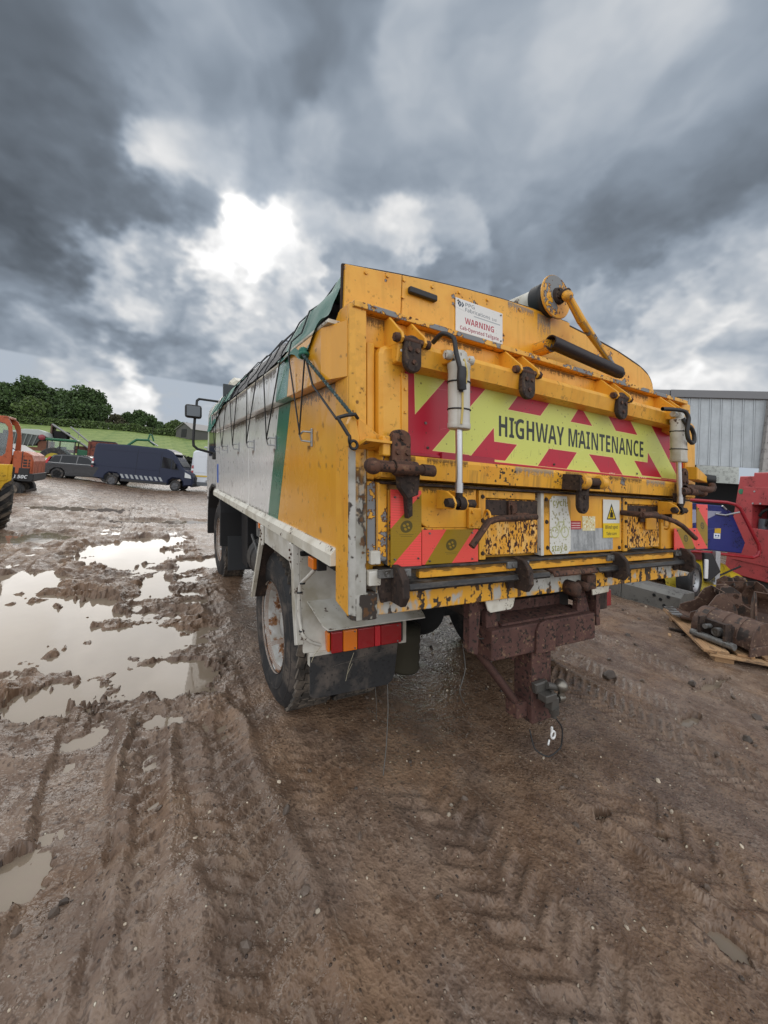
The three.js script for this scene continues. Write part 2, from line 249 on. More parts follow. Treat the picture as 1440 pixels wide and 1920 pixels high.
// rust and road dirt that has run down from edges and fixings: ragged streaks with clear gaps between them
function streaks(col, seed) {
  const n = 256, a = new Uint8Array(n * n * 4);
  for (let j = 0; j < n; j++) for (let i = 0; i < n; i++) {
    const u = i / n, v = j / n, len = smp(FC, u * 0.9 + seed, 0.31) * 0.7 + smp(FD, u * 1.3 + seed, 0.7) * 0.6, g = smp(FC, u * 2 + seed, v * 0.3) * 0.6 + smp(FD, u, v + seed) * 0.4, k = (j * n + i) * 4;
    const on = sstep(0.50, 0.56, g + 0.9 * (v - 1.08 + len * 0.62)) * (u > 0.03 && u < 0.97 ? 1 : 0);
    a[k] = enc(col[0]); a[k + 1] = enc(col[1]); a[k + 2] = enc(col[2]); a[k + 3] = 150 * on;
  }
  const t = dataTex(a, n, n, true); t.wrapS = t.wrapT = THREE.ClampToEdgeWrapping;
  return new THREE.MeshStandardMaterial({ map: t, transparent: true, roughness: 0.85, side: THREE.DoubleSide });
}
M.runRust = streaks([0.13, 0.05, 0.015], 0.1); M.runDirt = streaks([0.085, 0.055, 0.025], 0.4); M.runPale = streaks([0.30, 0.29, 0.26], 0.7);
// flat print on a panel: a canvas drawn in the panel's own metres
function print(w, h, ppm, draw, par = {}) {
  const cv = document.createElement('canvas'); cv.width = Math.round(w * ppm); cv.height = Math.round(h * ppm);
  const c = cv.getContext('2d'); c.scale(ppm, ppm); draw(c, w, h);
  const t = new THREE.CanvasTexture(cv); t.colorSpace = THREE.SRGBColorSpace;
  return new THREE.MeshStandardMaterial({ map: t, roughness: 0.45, side: THREE.DoubleSide, ...par });
}
function plate(x0, x1, y0, y1, z, d = 0.003, r = 0) {   // a board whose print is laid 0..1 over its face
  const g = r ? prism([[x0 + r, y0], [x1 - r, y0], [x1, y0 + r], [x1, y1 - r], [x1 - r, y1], [x0 + r, y1], [x0, y1 - r], [x0, y0 + r]], 'z', z - d, z, 0.0008) : box(x0, x1, y0, y1, z - d, z, 0.0008);
  const p = g.attributes.position, u = new Float32Array(p.count * 2);
  for (let i = 0; i < p.count; i++) { u[2 * i] = (p.getX(i) - x0) / (x1 - x0); u[2 * i + 1] = (p.getY(i) - y0) / (y1 - y0); }
  g.setAttribute('uv', new THREE.BufferAttribute(u, 2)); return g;
}
function grit(c, w, h, n, col, smax, seed) { const r = rng(seed); c.fillStyle = col; for (let i = 0; i < n; i++) { const s = smax * r() ** 2; c.beginPath(); c.ellipse(r() * w, r() * h, s, s * (0.4 + r()), r() * 3, 0, 7); c.fill(); } }
function path(c, pts, col) { c.fillStyle = col; c.beginPath(); pts.forEach((p, i) => (i ? c.lineTo(p[0], p[1]) : c.moveTo(p[0], p[1]))); c.closePath(); c.fill(); }
function text(c, s, x, y, size, col, w, bold = true, fam = 'sans-serif') { c.save(); c.fillStyle = col; c.translate(x, y); c.font = `${bold ? 'bold ' : ''}100px ${fam}`; const m = c.measureText(s).width / 100 * size; c.scale((size / 100) * (w ? w / m : 1), size / 100); c.fillText(s, 0, 0); c.restore(); }
// ---------------------------------------------------------------- the ground
const hillY = (x, z) => 7.0 * clamp((-z - 46) / 58) + (z < -46 ? (x + 10) * 0.035 * clamp((-z - 46) / 58) * (Math.abs(x) < 80 ? 1 : 80 / Math.abs(x)) : 0);
const yardY = (x, z) => -0.4 * sstep(6, 24, -z) * sstep(-5.6, 0.8, x) * sstep(14, 6, x) + hillY(x, z);
const pools = [[-0.95, -4.05, 0.85, 0.85], [-0.15, -3.5, 0.62, 0.42], [0.20, -2.86, 0.34, 0.26], [-0.36, -2.78, 0.30, 0.22], [-0.2, -6.75, 0.72, 0.95], [0.15, -7.6, 0.5, 0.5], [-1.15, -5.3, 0.5, 0.5], [-0.29, -1.66, 0.10, 0.13],
  [0.12, -5.0, 0.14, 0.5], [1.72, -1.0, 0.05, 0.025], [1.84, -0.84, 0.05, 0.02], [2.9, -1.2, 0.12, 0.03], [1.62, -0.55, 0.05, 0.05], [3.6, -1.35, 0.25, 0.04], [0.7, -5.9, 0.4, 0.4], [-1.6, -8.2, 0.6, 0.6], [0.5, -10.4, 1.6, 0.5], [-1.6, -13.2, 1.5, 0.7]];
const ruts = [                                        // x, half width, depth, from z, to z, lug pitch, lug height
  [-0.17, 0.11, 0.024, 0.5, -2.7, 0, 0], [0.06, 0.08, 0.018, 0.5, -2.6, 0.085, 0.012], [0.36, 0.13, 0.014, 0.5, -2.5, 0.075, 0.009], [0.74, 0.13, 0.006, 0.5, -2.2, 0.06, 0.005], [1.08, 0.14, 0.012, 0.5, -1.6, 0.085, 0.013],
  [1.62, 0.06, 0.018, 0.5, -1.25, 0, 0], [1.86, 0.13, 0.012, 0.5, -1.3, 0.10, 0.013], [2.55, 0.13, 0.014, 0.5, -2.3, 0.055, 0.016], [2.92, 0.13, 0.014, 0.5, -2.5, 0.055, 0.016], [3.5, 0.13, 0.014, 0.5, -5, 0.06, 0.010], [-0.6, 0.16, 0.02, -5, -16, 0.09, 0.01], [0.5, 0.15, 0.02, -5, -16, 0.09, 0.01]];
function mudY(x, z) {
  let P = -9; for (const [cx, cz, rx, rz] of pools) { const q = 1 - ((x - cx) / rx) ** 2 - ((z - cz) / rz) ** 2; if (q > P) P = q; }
  const far = sstep(-30, -14, z), n1 = fbm(x * 3.3, z * 3.3, 900, 3) - 0.5, n2 = fbm(x * 13, z * 13, 910, 3) - 0.5;
  P += n1 * 1.5 + n2 * 1.3 + (x > -0.6 && z > -3 ? (fbm(x * 45, z * 45, 915, 2) - 0.5) * 1.2 : 0);
  const left = sstep(1.0, 0.35, x) * sstep(-1.7, -2.5, z), under = sstep(0.5, 0.9, x) * sstep(3.4, 2.8, x) * sstep(-1.3, -1.9, z) * sstep(-8, -6, z);
  const nl = sstep(0.55, 0.1, x) * sstep(-2.6, -2.0, z);
  let amp = lerp(0.009, 0.062, left); amp = lerp(amp, 0.008, under); amp = lerp(amp, 0.028, nl) * lerp(0.5, 1, far); if (x > 3) amp *= 0.7;
  let mean = lerp(0.030, 0.015, left); mean = lerp(mean, 0.028, nl); mean = lerp(mean, 0.03, under);
  const m = fbm(x * 0.9 + 5, z * 0.9, 930, 2); amp *= 0.5 + m;
  let r = 0, a = 1; for (let o = 0; o < 5; o++) { const f = 4.6 * 2.07 ** o, w = 0.35 * vn(x * f * 0.5, z * f * 0.5, 950 + o); r += a * (0.5 - Math.abs(2 * vn(x * f + w, z * f * 0.8 - w, 940 + o) - 1)); a *= 0.47 + 0.11 * Math.max(left, nl * 0.6); }
  const smooth = fbm(x * 2.1, z * 2.1, 970, 3) - 0.5;
  let h = mean + amp * r * 0.8 + smooth * amp * 1.3;
  for (const [rx, hw, dp, za, zb, pitch, lug] of ruts) {
    if (Math.abs(x - rx) > hw * 3.2 || z > za || z < zb) continue;
    const wig = 0.035 * Math.sin(z * 2.1 + rx * 9) + (fbm(z * 3, rx * 7, 981, 2) - 0.5) * 0.06, d = (x - rx - wig) / hw, fade = sstep(zb, zb + 0.4, z) * (0.45 + 0.75 * fbm(z * 1.7, rx * 5, 977, 2));
    const inn = sstep(1.12, 0.9, Math.abs(d));
    h += fade * (-dp * inn + dp * 0.75 * Math.exp(-((Math.abs(d) - 1.3) ** 2) * 14));
    if (lug) { const s = Math.abs((((z + Math.abs(d) * hw * 0.55 + (d > 0 ? pitch / 2 : 0)) / pitch) % 1 + 1) % 1 - 0.5) * 2; h += fade * lug * inn * sstep(0.5, 0.66, s) * sstep(0.06, 0.14, Math.abs(d)) * sstep(0.30, 0.45, fbm(x * 5, z * 2, 991, 2) + 0.12); }
  }
  h = lerp(h, -0.03 + n2 * 0.02 + n1 * 0.02, sstep(-0.15, 0.3, P));
  return h * sstep(60, 35, Math.abs(z));
}
function axis(segs) { const o = []; for (const [a, b, s, g = 1] of segs) { let x = a, d = s; while (x < b - d * 0.3) { o.push(x); x += d; d *= g; } } return o; }
{
  const xs = [...axis([[0.7, 1.75, 0.02], [1.75, 8, 0.02, 1.05], [8, 60, 0.35, 1.12], [60, 700, 8, 1.35]]).map((v) => -v).reverse(), ...axis([[-0.69, 2.85, 0.0095], [2.85, 4.8, 0.018], [4.8, 12, 0.02, 1.06], [12, 60, 0.5, 1.12], [60, 700, 8, 1.35]])];
  const zs = [...axis([[0.3, 2, 0.05, 1.1], [2, 40, 0.3, 1.3], [40, 500, 10, 1.5]]).reverse(), ...axis([[-0.29, 2.8, 0.0095], [2.8, 5.2, 0.015], [5.2, 30, 0.016, 1.014], [30, 60, 0.6, 1.05], [60, 700, 3, 1.2]]).map((v) => -v)];
  const nx = xs.length, nz = zs.length, pos = new Float32Array(nx * nz * 3), uv = new Float32Array(nx * nz * 2), col = new Float32Array(nx * nz * 3), idx = new Uint32Array((nx - 1) * (nz - 1) * 6);
  for (let j = 0; j < nz; j++) for (let i = 0; i < nx; i++) {
    const k = j * nx + i, x = xs[i], z = zs[j];
    pos[3 * k] = x; pos[3 * k + 1] = yardY(x, z) + mudY(x, z); pos[3 * k + 2] = z; uv[2 * k] = x; uv[2 * k + 1] = z;
    const a = fbm(x * 1.1, z * 1.1, 31, 4), b = fbm(x * 5, z * 5, 57, 4), t = clamp((a - 0.5) * 2.6 + (b - 0.5) * 1.8 + 0.5);   // brown mud and greyer clay
    const g = clamp((fbm(x * 2.3 + 9, z * 2.3, 77, 4) - 0.57) * 7) * 0.4;
    let c = [lerp(0.94, 1.02, t), lerp(0.93, 0.91, t), lerp(0.95, 0.80, t)]; c = c.map((v, q) => lerp(v, [0.55, 0.52, 0.5][q], g));
    if (z < -44) c = [0.55, 0.8, 0.4];
    col.set(c, 3 * k);
  }
  let q = 0; for (let j = 0; j + 1 < nz; j++) for (let i = 0; i + 1 < nx; i++) { const a = j * nx + i, b = a + 1, c = a + nx, d = c + 1; idx[q++] = a; idx[q++] = b; idx[q++] = d; idx[q++] = a; idx[q++] = d; idx[q++] = c; }
  const g = new THREE.BufferGeometry(); g.setAttribute('position', new THREE.BufferAttribute(pos, 3)); g.setAttribute('uv', new THREE.BufferAttribute(uv, 2)); g.setAttribute('color', new THREE.BufferAttribute(col, 3));
  g.setIndex(new THREE.BufferAttribute(idx, 1)); g.computeVertexNormals();
  const nrm = g.attributes.normal; if (nrm.getY(0) < 0) { for (let i = 0; i < nrm.count; i++) nrm.setXYZ(i, -nrm.getX(i), -nrm.getY(i), -nrm.getZ(i)); for (let i = 0; i < idx.length; i += 3) { const t = idx[i]; idx[i] = idx[i + 1]; idx[i + 1] = t; } }
  const mud = bake(1536, 1.9, (u, v) => {
    const a = smp(FA, u, v), b = smp(FB, u * 2, v * 2), c = smp(FC, u, v), d = smp(FD, u * 2, v * 2);
    const cx = Math.floor(u * 130), cy = Math.floor(v * 130), hs = hash(cx, cy, 7), ox = hash(cx, cy, 8) * 0.6 + 0.2, oy = hash(cx, cy, 9) * 0.6 + 0.2, rr = Math.hypot(u * 130 - cx - ox, v * 130 - cy - oy), R = 0.12 + 0.22 * hash(cx, cy, 10);
    let o = mixc([0.155, 0.106, 0.076, 0.62, 0.35], [0.25, 0.18, 0.131, 0.70, 0.55], clamp((b * 0.6 + c * 0.4 - 0.36) * 3.4));
    o[3] = lerp(0.13, 0.46, sstep(0.40, 0.6, a * 0.6 + c * 0.4)); o[4] += (d - 0.5) * 0.5 + (c - 0.5) * 0.6;
    const f = smp(FD, u * 3 + 0.2, v * 3), sc = smp(FC, u * 4 + b * 0.06, v * 1.0); o = mixc(o, [0.085, 0.058, 0.042, 0.4, o[4] - 0.12], sstep(0.54, 0.66, f * 0.55 + d * 0.3 + c * 0.15) * 0.75); o = mixc(o, [0.30, 0.235, 0.185, 0.45, o[4] + 0.12], sstep(0.60, 0.70, sc * 0.6 + f * 0.4) * 0.6); o[4] += (f - 0.5) * 0.5;
    if (hs > 0.91 && rr < R) { const t = hash(cx, cy, 11); o = mixc(o, t > 0.86 ? [0.60, 0.54, 0.42, 0.6, 0.95] : t > 0.4 ? [0.30, 0.23, 0.17, 0.6, 0.85] : [0.08, 0.062, 0.052, 0.6, 0.85], sstep(R, R * 0.75, rr)); }
    return o;
  }, { bump: 0.009, vertexColors: true, ior: 1.33 });
  const m = mesh('ground', g, mud, null, true); tag(m, null, null, null, 'structure');
  // standing water: one level sheet, seen wherever the mud dips below it
  const wm = bake(512, 3.0, (u, v) => { const a = smp(FA, u, v), c = smp(FB, u * 2, v); return [lerp(0.22, 0.29, a), lerp(0.172, 0.23, a), lerp(0.125, 0.17, a), 0.035 + 0.05 * sstep(0.6, 0.7, c), 0.5 + 0.5 * (a - 0.5)]; }, { bump: 0.0025, ior: 1.33 });
  const wg = sheet((u, v) => { const x = lerp(-9, 4.6, u), z = lerp(-0.35, -24, v); return [x, yardY(x, z), z]; }, 60, 120);
  for (let i = 0; i < wg.attributes.uv.count; i++) wg.attributes.uv.setXY(i, wg.attributes.position.getX(i), wg.attributes.position.getZ(i));
  tag(mesh('puddle_water', wg, wm, null, true), null, null, null, 'structure');
}
{
  // grass field on the rise behind the yard
  const gm = bake(512, 6, (u, v) => { const a = smp(FA, u, v), b = smp(FB, u * 2, v * 2), d = smp(FD, u, v); return mixc([0.075, 0.15, 0.024, 0.9, 0.4], [0.21, 0.27, 0.065, 0.9, 0.7], clamp((a * 0.6 + b * 0.35 + d * 0.35 - 0.38) * 3)); }, { bump: 0.12 });
  const fg = sheet((u, v) => { const x = lerp(-90, 90, u), z = lerp(-47, -150, v); return [x, yardY(x, z) + 0.06 + 0.12 * (fbm(x * 0.8, z * 0.8, 41, 3) - 0.3), z]; }, 220, 120);
  for (let i = 0; i < fg.attributes.uv.count; i++) fg.attributes.uv.setXY(i, fg.attributes.position.getX(i), fg.attributes.position.getZ(i));
  tag(mesh('grass_field', fg, gm, null, true), null, null, null, 'structure');
}
// ---------------------------------------------------------------- trees and hedges
const leafMat = (c) => new THREE.MeshPhysicalMaterial({ color: rgb(...c), roughness: 0.9, vertexColors: true, side: THREE.DoubleSide, transmission: 0.25, thickness: 0 });
const LEAF = leafMat([0.062, 0.110, 0.030]), LEAF2 = leafMat([0.10, 0.15, 0.042]), LEAFR = leafMat([0.075, 0.07, 0.035]);
const BARK = plain(0.09, 0.07, 0.05, 0.95);
function leaves(list, seed) {                         // list of [x, y, z, size]; each a small bent spray
  const r = rng(seed), n = list.length, pos = new Float32Array(n * 18), nor = new Float32Array(n * 18), uv = new Float32Array(n * 12), col = new Float32Array(n * 18), a = V(), b = V(), c = V();
  list.forEach(([x, y, z, s], i) => {
    a.set(r() - 0.5, r() - 0.5, r() - 0.5).normalize(); b.set(r() - 0.5, r() - 0.2, r() - 0.5).cross(a).normalize(); c.crossVectors(a, b).normalize();
    const w = s * (0.6 + 0.5 * r()), h = s * (0.7 + 0.6 * r()), t = 0.65 + 0.7 * r(), P = [[-w, 0], [0, -h], [w * 0.9, 0.1 * h], [-w, 0], [w * 0.9, 0.1 * h], [0.1 * w, h]];
    P.forEach(([p, q], k) => { const o = (i * 6 + k) * 3; pos[o] = x + a.x * p + b.x * q; pos[o + 1] = y + a.y * p + b.y * q; pos[o + 2] = z + a.z * p + b.z * q; nor[o] = c.x; nor[o + 1] = c.y; nor[o + 2] = c.z; col[o] = t; col[o + 1] = t; col[o + 2] = t * 0.9; });
  });
  const g = new THREE.BufferGeometry(); g.setAttribute('position', new THREE.BufferAttribute(pos, 3)); g.setAttribute('normal', new THREE.BufferAttribute(nor, 3)); g.setAttribute('uv', new THREE.BufferAttribute(uv, 2)); g.setAttribute('color', new THREE.BufferAttribute(col, 3)); return g;
}
function tree(label, x, z, h, w, seed, mat = LEAF, group = 'trees along the hedge on the hill') {
  const y0 = yardY(x, z), t = thing('broadleaf_tree', label, 'tree', x, y0, z, 0, group), r = rng(seed), list = [], lobes = [];
  const nl = 22 + Math.round(h * 3);
  for (let i = 0; i < nl; i++) { const a = r() * 6.283, e = r(), rr = w * 0.5 * Math.sqrt(r()) * Math.sin(Math.PI * (0.16 + 0.78 * e)) ; lobes.push([Math.cos(a) * rr, h * (0.16 + 0.72 * e), Math.sin(a) * rr, (0.09 + 0.15 * r()) * Math.min(w, h)]); }
  for (const [lx, ly, lz, lr] of lobes) { const n = Math.round(150 * (lr / 1.2) ** 1.5) + 45; for (let i = 0; i < n; i++) { const u = r() * 2 - 1, p = r() * 6.283, s = Math.sqrt(1 - u * u), q = lr * (0.45 + 0.75 * r() ** 0.8); list.push([lx + s * Math.cos(p) * q, ly + u * q * 0.8, lz + s * Math.sin(p) * q, 0.17 + 0.17 * r()]); } }
  mesh('crown', leaves(list, seed + 1), mat, t, true);
  const trunk = [rod([0, -0.3, 0], [0.1, h * 0.45, 0], h * 0.03, h * 0.018, 8)]; for (let i = 0; i < 5; i++) { const l = lobes[(i * 5) % nl]; trunk.push(rod([0.05, h * (0.25 + 0.05 * i), 0], [l[0] * 0.9, l[1], l[2] * 0.9], h * 0.012, h * 0.004, 6)); }
  mesh('trunk', trunk, BARK, t); return t;
}
tree('tall dark green tree at the left edge of the hilltop wood', -35.5, -112, 8.6, 11, 11);
tree('broad dark tree standing behind the orange excavator cab roof', -30, -109, 8.8, 9.5, 12);
tree('tall tree with the highest ragged crown in the hilltop wood', -23.6, -112, 10.2, 8.5, 13);
tree('mid green rounded tree left of the highest tree', -27, -107, 8.0, 8, 14);
tree('dark tree filling the gap behind the two tallest crowns', -19.2, -114, 8.6, 8, 15);
tree('wide rounded dark tree at the right end of the hilltop wood', -14.2, -109, 8.7, 10.5, 16);
tree('low lighter green tree in front of the tall dark wood', -21.8, -103.5, 5.2, 6.5, 17, LEAF2);
tree('low bushy green tree at the foot of the hilltop wood', -17.5, -104, 4.2, 5, 18);
tree('reddish brown small tree right of the dark wood', -8.2, -106, 3.4, 3.6, 19, LEAFR);
tree('small tree with pointed crown between the reddish and the rounded one', -6.0, -107, 4.2, 3.4, 20);
tree('rounded medium tree standing alone above the hedge', -3.2, -107, 5.0, 5.2, 21);
tree('low tree sloping down right of the rounded medium tree', 0.2, -106, 3.0, 4.2, 22);
tree('thin loose tree left of the barn above the mirror', 3.4, -106, 3.6, 3.4, 23, LEAF2);
tree('bushy tree beside the barn roof', 5.6, -107, 3.4, 3.6, 24);
function hedge(name, label, x0, z0, x1, z1, h, d, n, seed, mat) {
  const t = thing(name, label, 'hedge', x0, yardY(x0, z0), z0), r = rng(seed), list = [];
  for (let i = 0; i < n; i++) { const s = r(), x = lerp(x0, x1, s), z = lerp(z0, z1, s), top = h * (0.75 + 0.5 * fbm(s * 40, 3, seed, 3)), e = r() ** 0.7; list.push([x - x0 + (r() - 0.5) * d * 0.5, yardY(x, z) - yardY(x0, z0) + e * top, z - z0 + (r() - 0.5) * d * Math.sqrt(1.15 - e), 0.12 + 0.14 * r()]); }
  mesh('foliage', leaves(list, seed + 3), mat, t, true);
  mesh('trunk', Array.from({ length: 12 }, (_, i) => { const s = (i + 0.5) / 12, x = lerp(x0, x1, s), z = lerp(z0, z1, s); return rod([x - x0, yardY(x, z) - yardY(x0, z0) - 0.2, z - z0], [x - x0, yardY(x, z) - yardY(x0, z0) + h * 0.7, z - z0], 0.06, 0.03, 6); }), BARK, t);
}
hedge('field_hedge', 'long olive green hedge crossing the top of the grass field', -46, -101, 24, -99, 1.5, 2.0, 15000, 61, LEAF2);
hedge('boundary_hedge', 'dark low hedge at the near edge of the field behind the vans', -1.5, -45.5, 16, -44.5, 1.9, 1.4, 5000, 63, leafMat([0.02, 0.022, 0.014]));
{
  const y = yardY(8, -97), t = thing('barn', 'weathered grey barn with a pale roof on the hill behind the mirror', 'barn', 8.6, y, -97, 0.45);
  mesh('wall', [prism([[-3.2, -0.5], [3.2, -0.5], [3.2, 1.6], [0, 3.0], [-3.2, 1.6]], 'x', -4, 4, 0)], plain(0.10, 0.095, 0.09, 0.9), t);
  const rm = plain(0.30, 0.28, 0.27, 0.7);
  for (const s of [-1, 1]) { const g = box(-4.3, 4.3, -0.05, 0.05, 0, 3.75, 0.01); g.rotateX(s > 0 ? 0.42 : Math.PI - 0.42); g.translate(0, 3.1, 0); mesh('roof', g, rm, t); }
  mesh('door', box(-4.06, -4.0, 0, 1.7, -1, 1, 0.01), plain(0.03, 0.03, 0.03, 0.9), t);
}
{
  // loose stones and clods trodden into the mud
  const r = rng(77), base = new THREE.IcosahedronGeometry(1, 0), p = base.attributes.position; 
  for (const [name, n, c, s0, s1] of [['pebbles', 420, [0.42, 0.36, 0.28], 0.0025, 0.010], ['mud_clods', 380, [0.10, 0.075, 0.058], 0.004, 0.020]]) {
    const im = new THREE.InstancedMesh(base, plain(...c, 0.55), n), o = new THREE.Object3D(), cc = new THREE.Color();
    for (let i = 0; i < n; i++) {
      const near = r() < 0.55, x = near ? lerp(-0.6, 2.9, r()) : lerp(1.9, 6.2, r()), z = near ? -lerp(0.35, 3.4, r()) : -lerp(0.5, 4.2, r()), s = lerp(s0, s1, r() ** 2.5) * (near ? 1 : 1.5);
      o.position.set(x, yardY(x, z) + mudY(x, z) + s * 0.15, z); o.rotation.set(r() * 3, r() * 3, r() * 3); o.scale.set(s, s * (0.4 + 0.4 * r()), s * (0.6 + 0.7 * r())); o.updateMatrix(); im.setMatrixAt(i, o.matrix);
      const k = 0.5 + 0.9 * r(); im.setColorAt(i, cc.setRGB(k, k * 0.97, k * 0.94));
    }
    im.name = numbered(name); im.castShadow = im.receiveShadow = true; scene.add(im); tag(im, name === 'pebbles' ? 'pale little stones scattered over the wet mud' : 'dark lumps of mud scattered over the yard', 'stones', null, 'stuff');
  }
}
// ---------------------------------------------------------------- the gritter lorry; it leans a little to its left on the soft ground
const LX = 1.75, LZ = -2.7, LEAN = new THREE.Matrix4().set(1, -0.08, 0, 0.08 - LX, 0, 1, 0, 0, 0, 0, 1, -LZ, 0, 0, 0, 1);
const lorry = thing('highway_lorry', 'yellow and white highway maintenance tipper lorry standing in the mud', 'lorry', LX, 0, LZ);
const LOOSE = /^(bolt|rivet|wheel_nut|lamp_screw|cable_tape|hose|beam_upright|post_cheek|flap_plate|door_frame|tailgate_stile|post_channel|board_edge_strip|clamp_band|mudguard|loose_wire|loose_straw|chassis_rail|inner_wall|roller_strap|roller_bracket|lamp_bracket|side_ring|latch_strap|ram_lug|hitch_pin|latch_roller|head_plate_rim|back_wall|tie_hook_part)$/;
function P(name, geos, mat, parent = lorry, label, keepUV) {
  if (Array.isArray(geos) && geos.length > 1 && LOOSE.test(name)) { let m; for (const g of geos) m = P(name, [g], mat, parent, label, keepUV); return m; }
  let g = Array.isArray(geos) ? join(geos) : geos; if (!keepUV) boxUV(g); g.applyMatrix4(LEAN);
  const m = mesh(name, g, mat, parent, true); if (label) m.userData.label = label; return m;
}
const BACK = -1.205, SX = 0.60, RX = 2.90;            // rear face, left and right sides of the body
// --- body sides
P('side_panel', prism([[-1.334, 1.06], [-1.334, 1.68], [-1.905, 1.68], [-2.148, 1.06]], 'x', SX, SX + 0.03), M.sideYellow, lorry, 'glossy yellow panel at the rear of the side');
P('side_stripe', prism([[-2.150, 1.06], [-1.907, 1.68], [-2.117, 1.68], [-2.357, 1.06]], 'x', SX, SX + 0.03), M.sideGreen, lorry, 'slanting dark green stripe');
P('side_panel', prism([[-2.359, 1.06], [-2.119, 1.68], [-2.903, 1.68], [-2.903, 1.06]], 'x', SX, SX + 0.03), M.sideWhite, lorry, 'white side panel next to the green stripe');
P('side_panel', prism([[-2.907, 1.06], [-2.907, 1.68], [-4.62, 1.68], [-4.62, 1.06]], 'x', SX, SX + 0.03), M.sideWhite, lorry, 'long white side panel');
P('upper_side_panel', [prism([[-1.80, 1.68], [-1.742, 1.868], [-1.37, 1.870], [-1.37, 1.68]], 'x', 0.55, 0.60, 0.002), prism([[0.55, -1.371], [0.55, -1.37], [0.592, -1.235], [0.61, -1.235], [0.61, -1.371]], 'y', 1.68, 1.87, 0.001)], M.sideYellow, lorry, 'yellow upper panel overhanging the side');
P('upper_side_panel', prism([[-1.802, 1.68], [-1.744, 1.866], [-1.946, 1.846], [-2.002, 1.68]], 'x', 0.551, 0.60, 0.004), M.sideGreen, lorry, 'green part of the upper panel');
P('upper_side_panel', prism([[-2.004, 1.68], [-1.948, 1.846], [-4.62, 1.846], [-4.62, 1.68]], 'x', 0.55, 0.60, 0.004), M.sideWhite, lorry, 'white part of the upper panel');
P('top_rail', [box(0.548, 0.63, 1.847, 1.860, -4.62, -1.96, 0.005), prism([[-1.96, 1.847], [-1.96, 1.860], [-1.74, 1.882], [-1.30, 1.884], [-1.30, 1.871], [-1.742, 1.869]], 'x', 0.548, 0.63, 0.003)], M.rail);
P('inner_wall', [box(0.63, 0.64, 1.06, 1.90, -4.62, -1.34, 0.002), box(RX - 0.04, RX, 1.0, 1.905, -4.62, -1.25, 0.004), box(0.64, RX, 1.0, 1.9, -4.64, -4.62, 0.002)], M.sideWhite);
P('load_floor', box(0.62, RX - 0.02, 0.985, 1.03, -4.62, -1.30, 0.004), M.blackMatt);
P('bottom_rail', prism([[0.572, 1.022], [0.572, 1.062], [0.592, 1.085], [0.66, 1.085], [0.66, 1.022]], 'z', -4.60, -1.336, 0.002), M.rail);
P('skirt_panel', box(0.578, 0.59, 0.925, 1.021, -2.345, -1.78, 0.003), M.guard);
for (const [z0, z1] of [[-2.40, -2.335], [-1.815, -1.765]]) { const b = P('skirt_bracket', prism([[z0, 1.02], [z1, 1.02], [z1, 0.915], [(z0 + z1) / 2, 0.90], [z0, 0.93]], 'x', 0.566, 0.577), M.guard); P('rivet', [[0.3, 0.99], [0.7, 0.975], [0.3, 0.955], [0.65, 0.94]].map(([t, y]) => bolt(0.564, y, lerp(z0, z1, t), 0.006, 'x', 0.008)), M.rust, b); }
const hookM = M.galv;
for (const z of [-1.62, -2.19, -2.735, -3.275, -3.83, -4.335]) P('tie_hook', [box(0.594, 0.599, 1.455, 1.53, z + 0.012, z + 0.03, 0.002), ...poly([[0.595, 1.515, z + 0.02], [0.565, 1.515, z + 0.005], [0.555, 1.50, z - 0.01], [0.565, 1.478, z - 0.015], [0.595, 1.475, z + 0.015]], 0.004, 6)], hookM);
P('blue_sticker', box(0.594, 0.599, 1.16, 1.35, -4.48, -4.42, 0.001), plain(0.02, 0.10, 0.45, 0.4));
// --- rear posts, sill and back wall
P('corner_post', prism([[0.594, -1.232], [0.594, -1.222], [0.609, -1.205], [0.648, -1.205], [0.648, -1.232]], 'y', 0.885, 1.925, 0.002), M.post, lorry, 'yellow rear post worn to white and rust at its foot');
P('corner_post_side', prism([[-1.336, 0.90], [-1.336, 1.90], [-1.30, 1.925], [-1.234, 1.925], [-1.234, 0.88]], 'x', 0.593, 0.648, 0.002), M.yellow);
P('corner_post_foot', prism([[0.597, -1.25], [0.597, -1.222], [0.611, -1.203], [0.69, -1.203], [0.69, -1.25]], 'y', 0.868, 0.96, 0.004), M.post);
P('post_channel', [box(0.655, 0.689, 1.06, 1.335, -1.25, -1.212, 0.006), box(0.691, 0.735, 1.06, 1.335, -1.25, -1.204, 0.012)], M.yellowScuffed, lorry, 'scuffed yellow and white channel beside the post');
P('post_clip', [box(0.662, 0.70, 1.055, 1.10, -1.22, -1.195, 0.004)], M.guard); P('post_clip', [box(0.652, 0.70, 0.985, 1.035, -1.22, -1.19, 0.004)], M.guard);
P('corner_post', box(2.80, RX, 0.88, 1.92, -1.336, -1.215, 0.012), M.post, lorry, 'right rear post');
P('rear_sill', box(0.692, 2.84, 0.878, 0.985, -1.33, -1.208, 0.006), M.sill, lorry, 'rear sill flaking to white and rust');
P('back_wall', box(0.65, 2.83, 1.80, 1.905, -1.30, -1.232, 0.004), M.yellow);
P('back_ledge', [box(0.60, 2.82, 1.906, 1.928, -1.335, -1.196, 0.004)], M.yellowScuffed, lorry, 'scraped ledge along the top of the tailgate');
P('back_recess', box(0.65, 2.83, 0.98, 1.80, -1.31, -1.255, 0.003), M.yellowWorn);
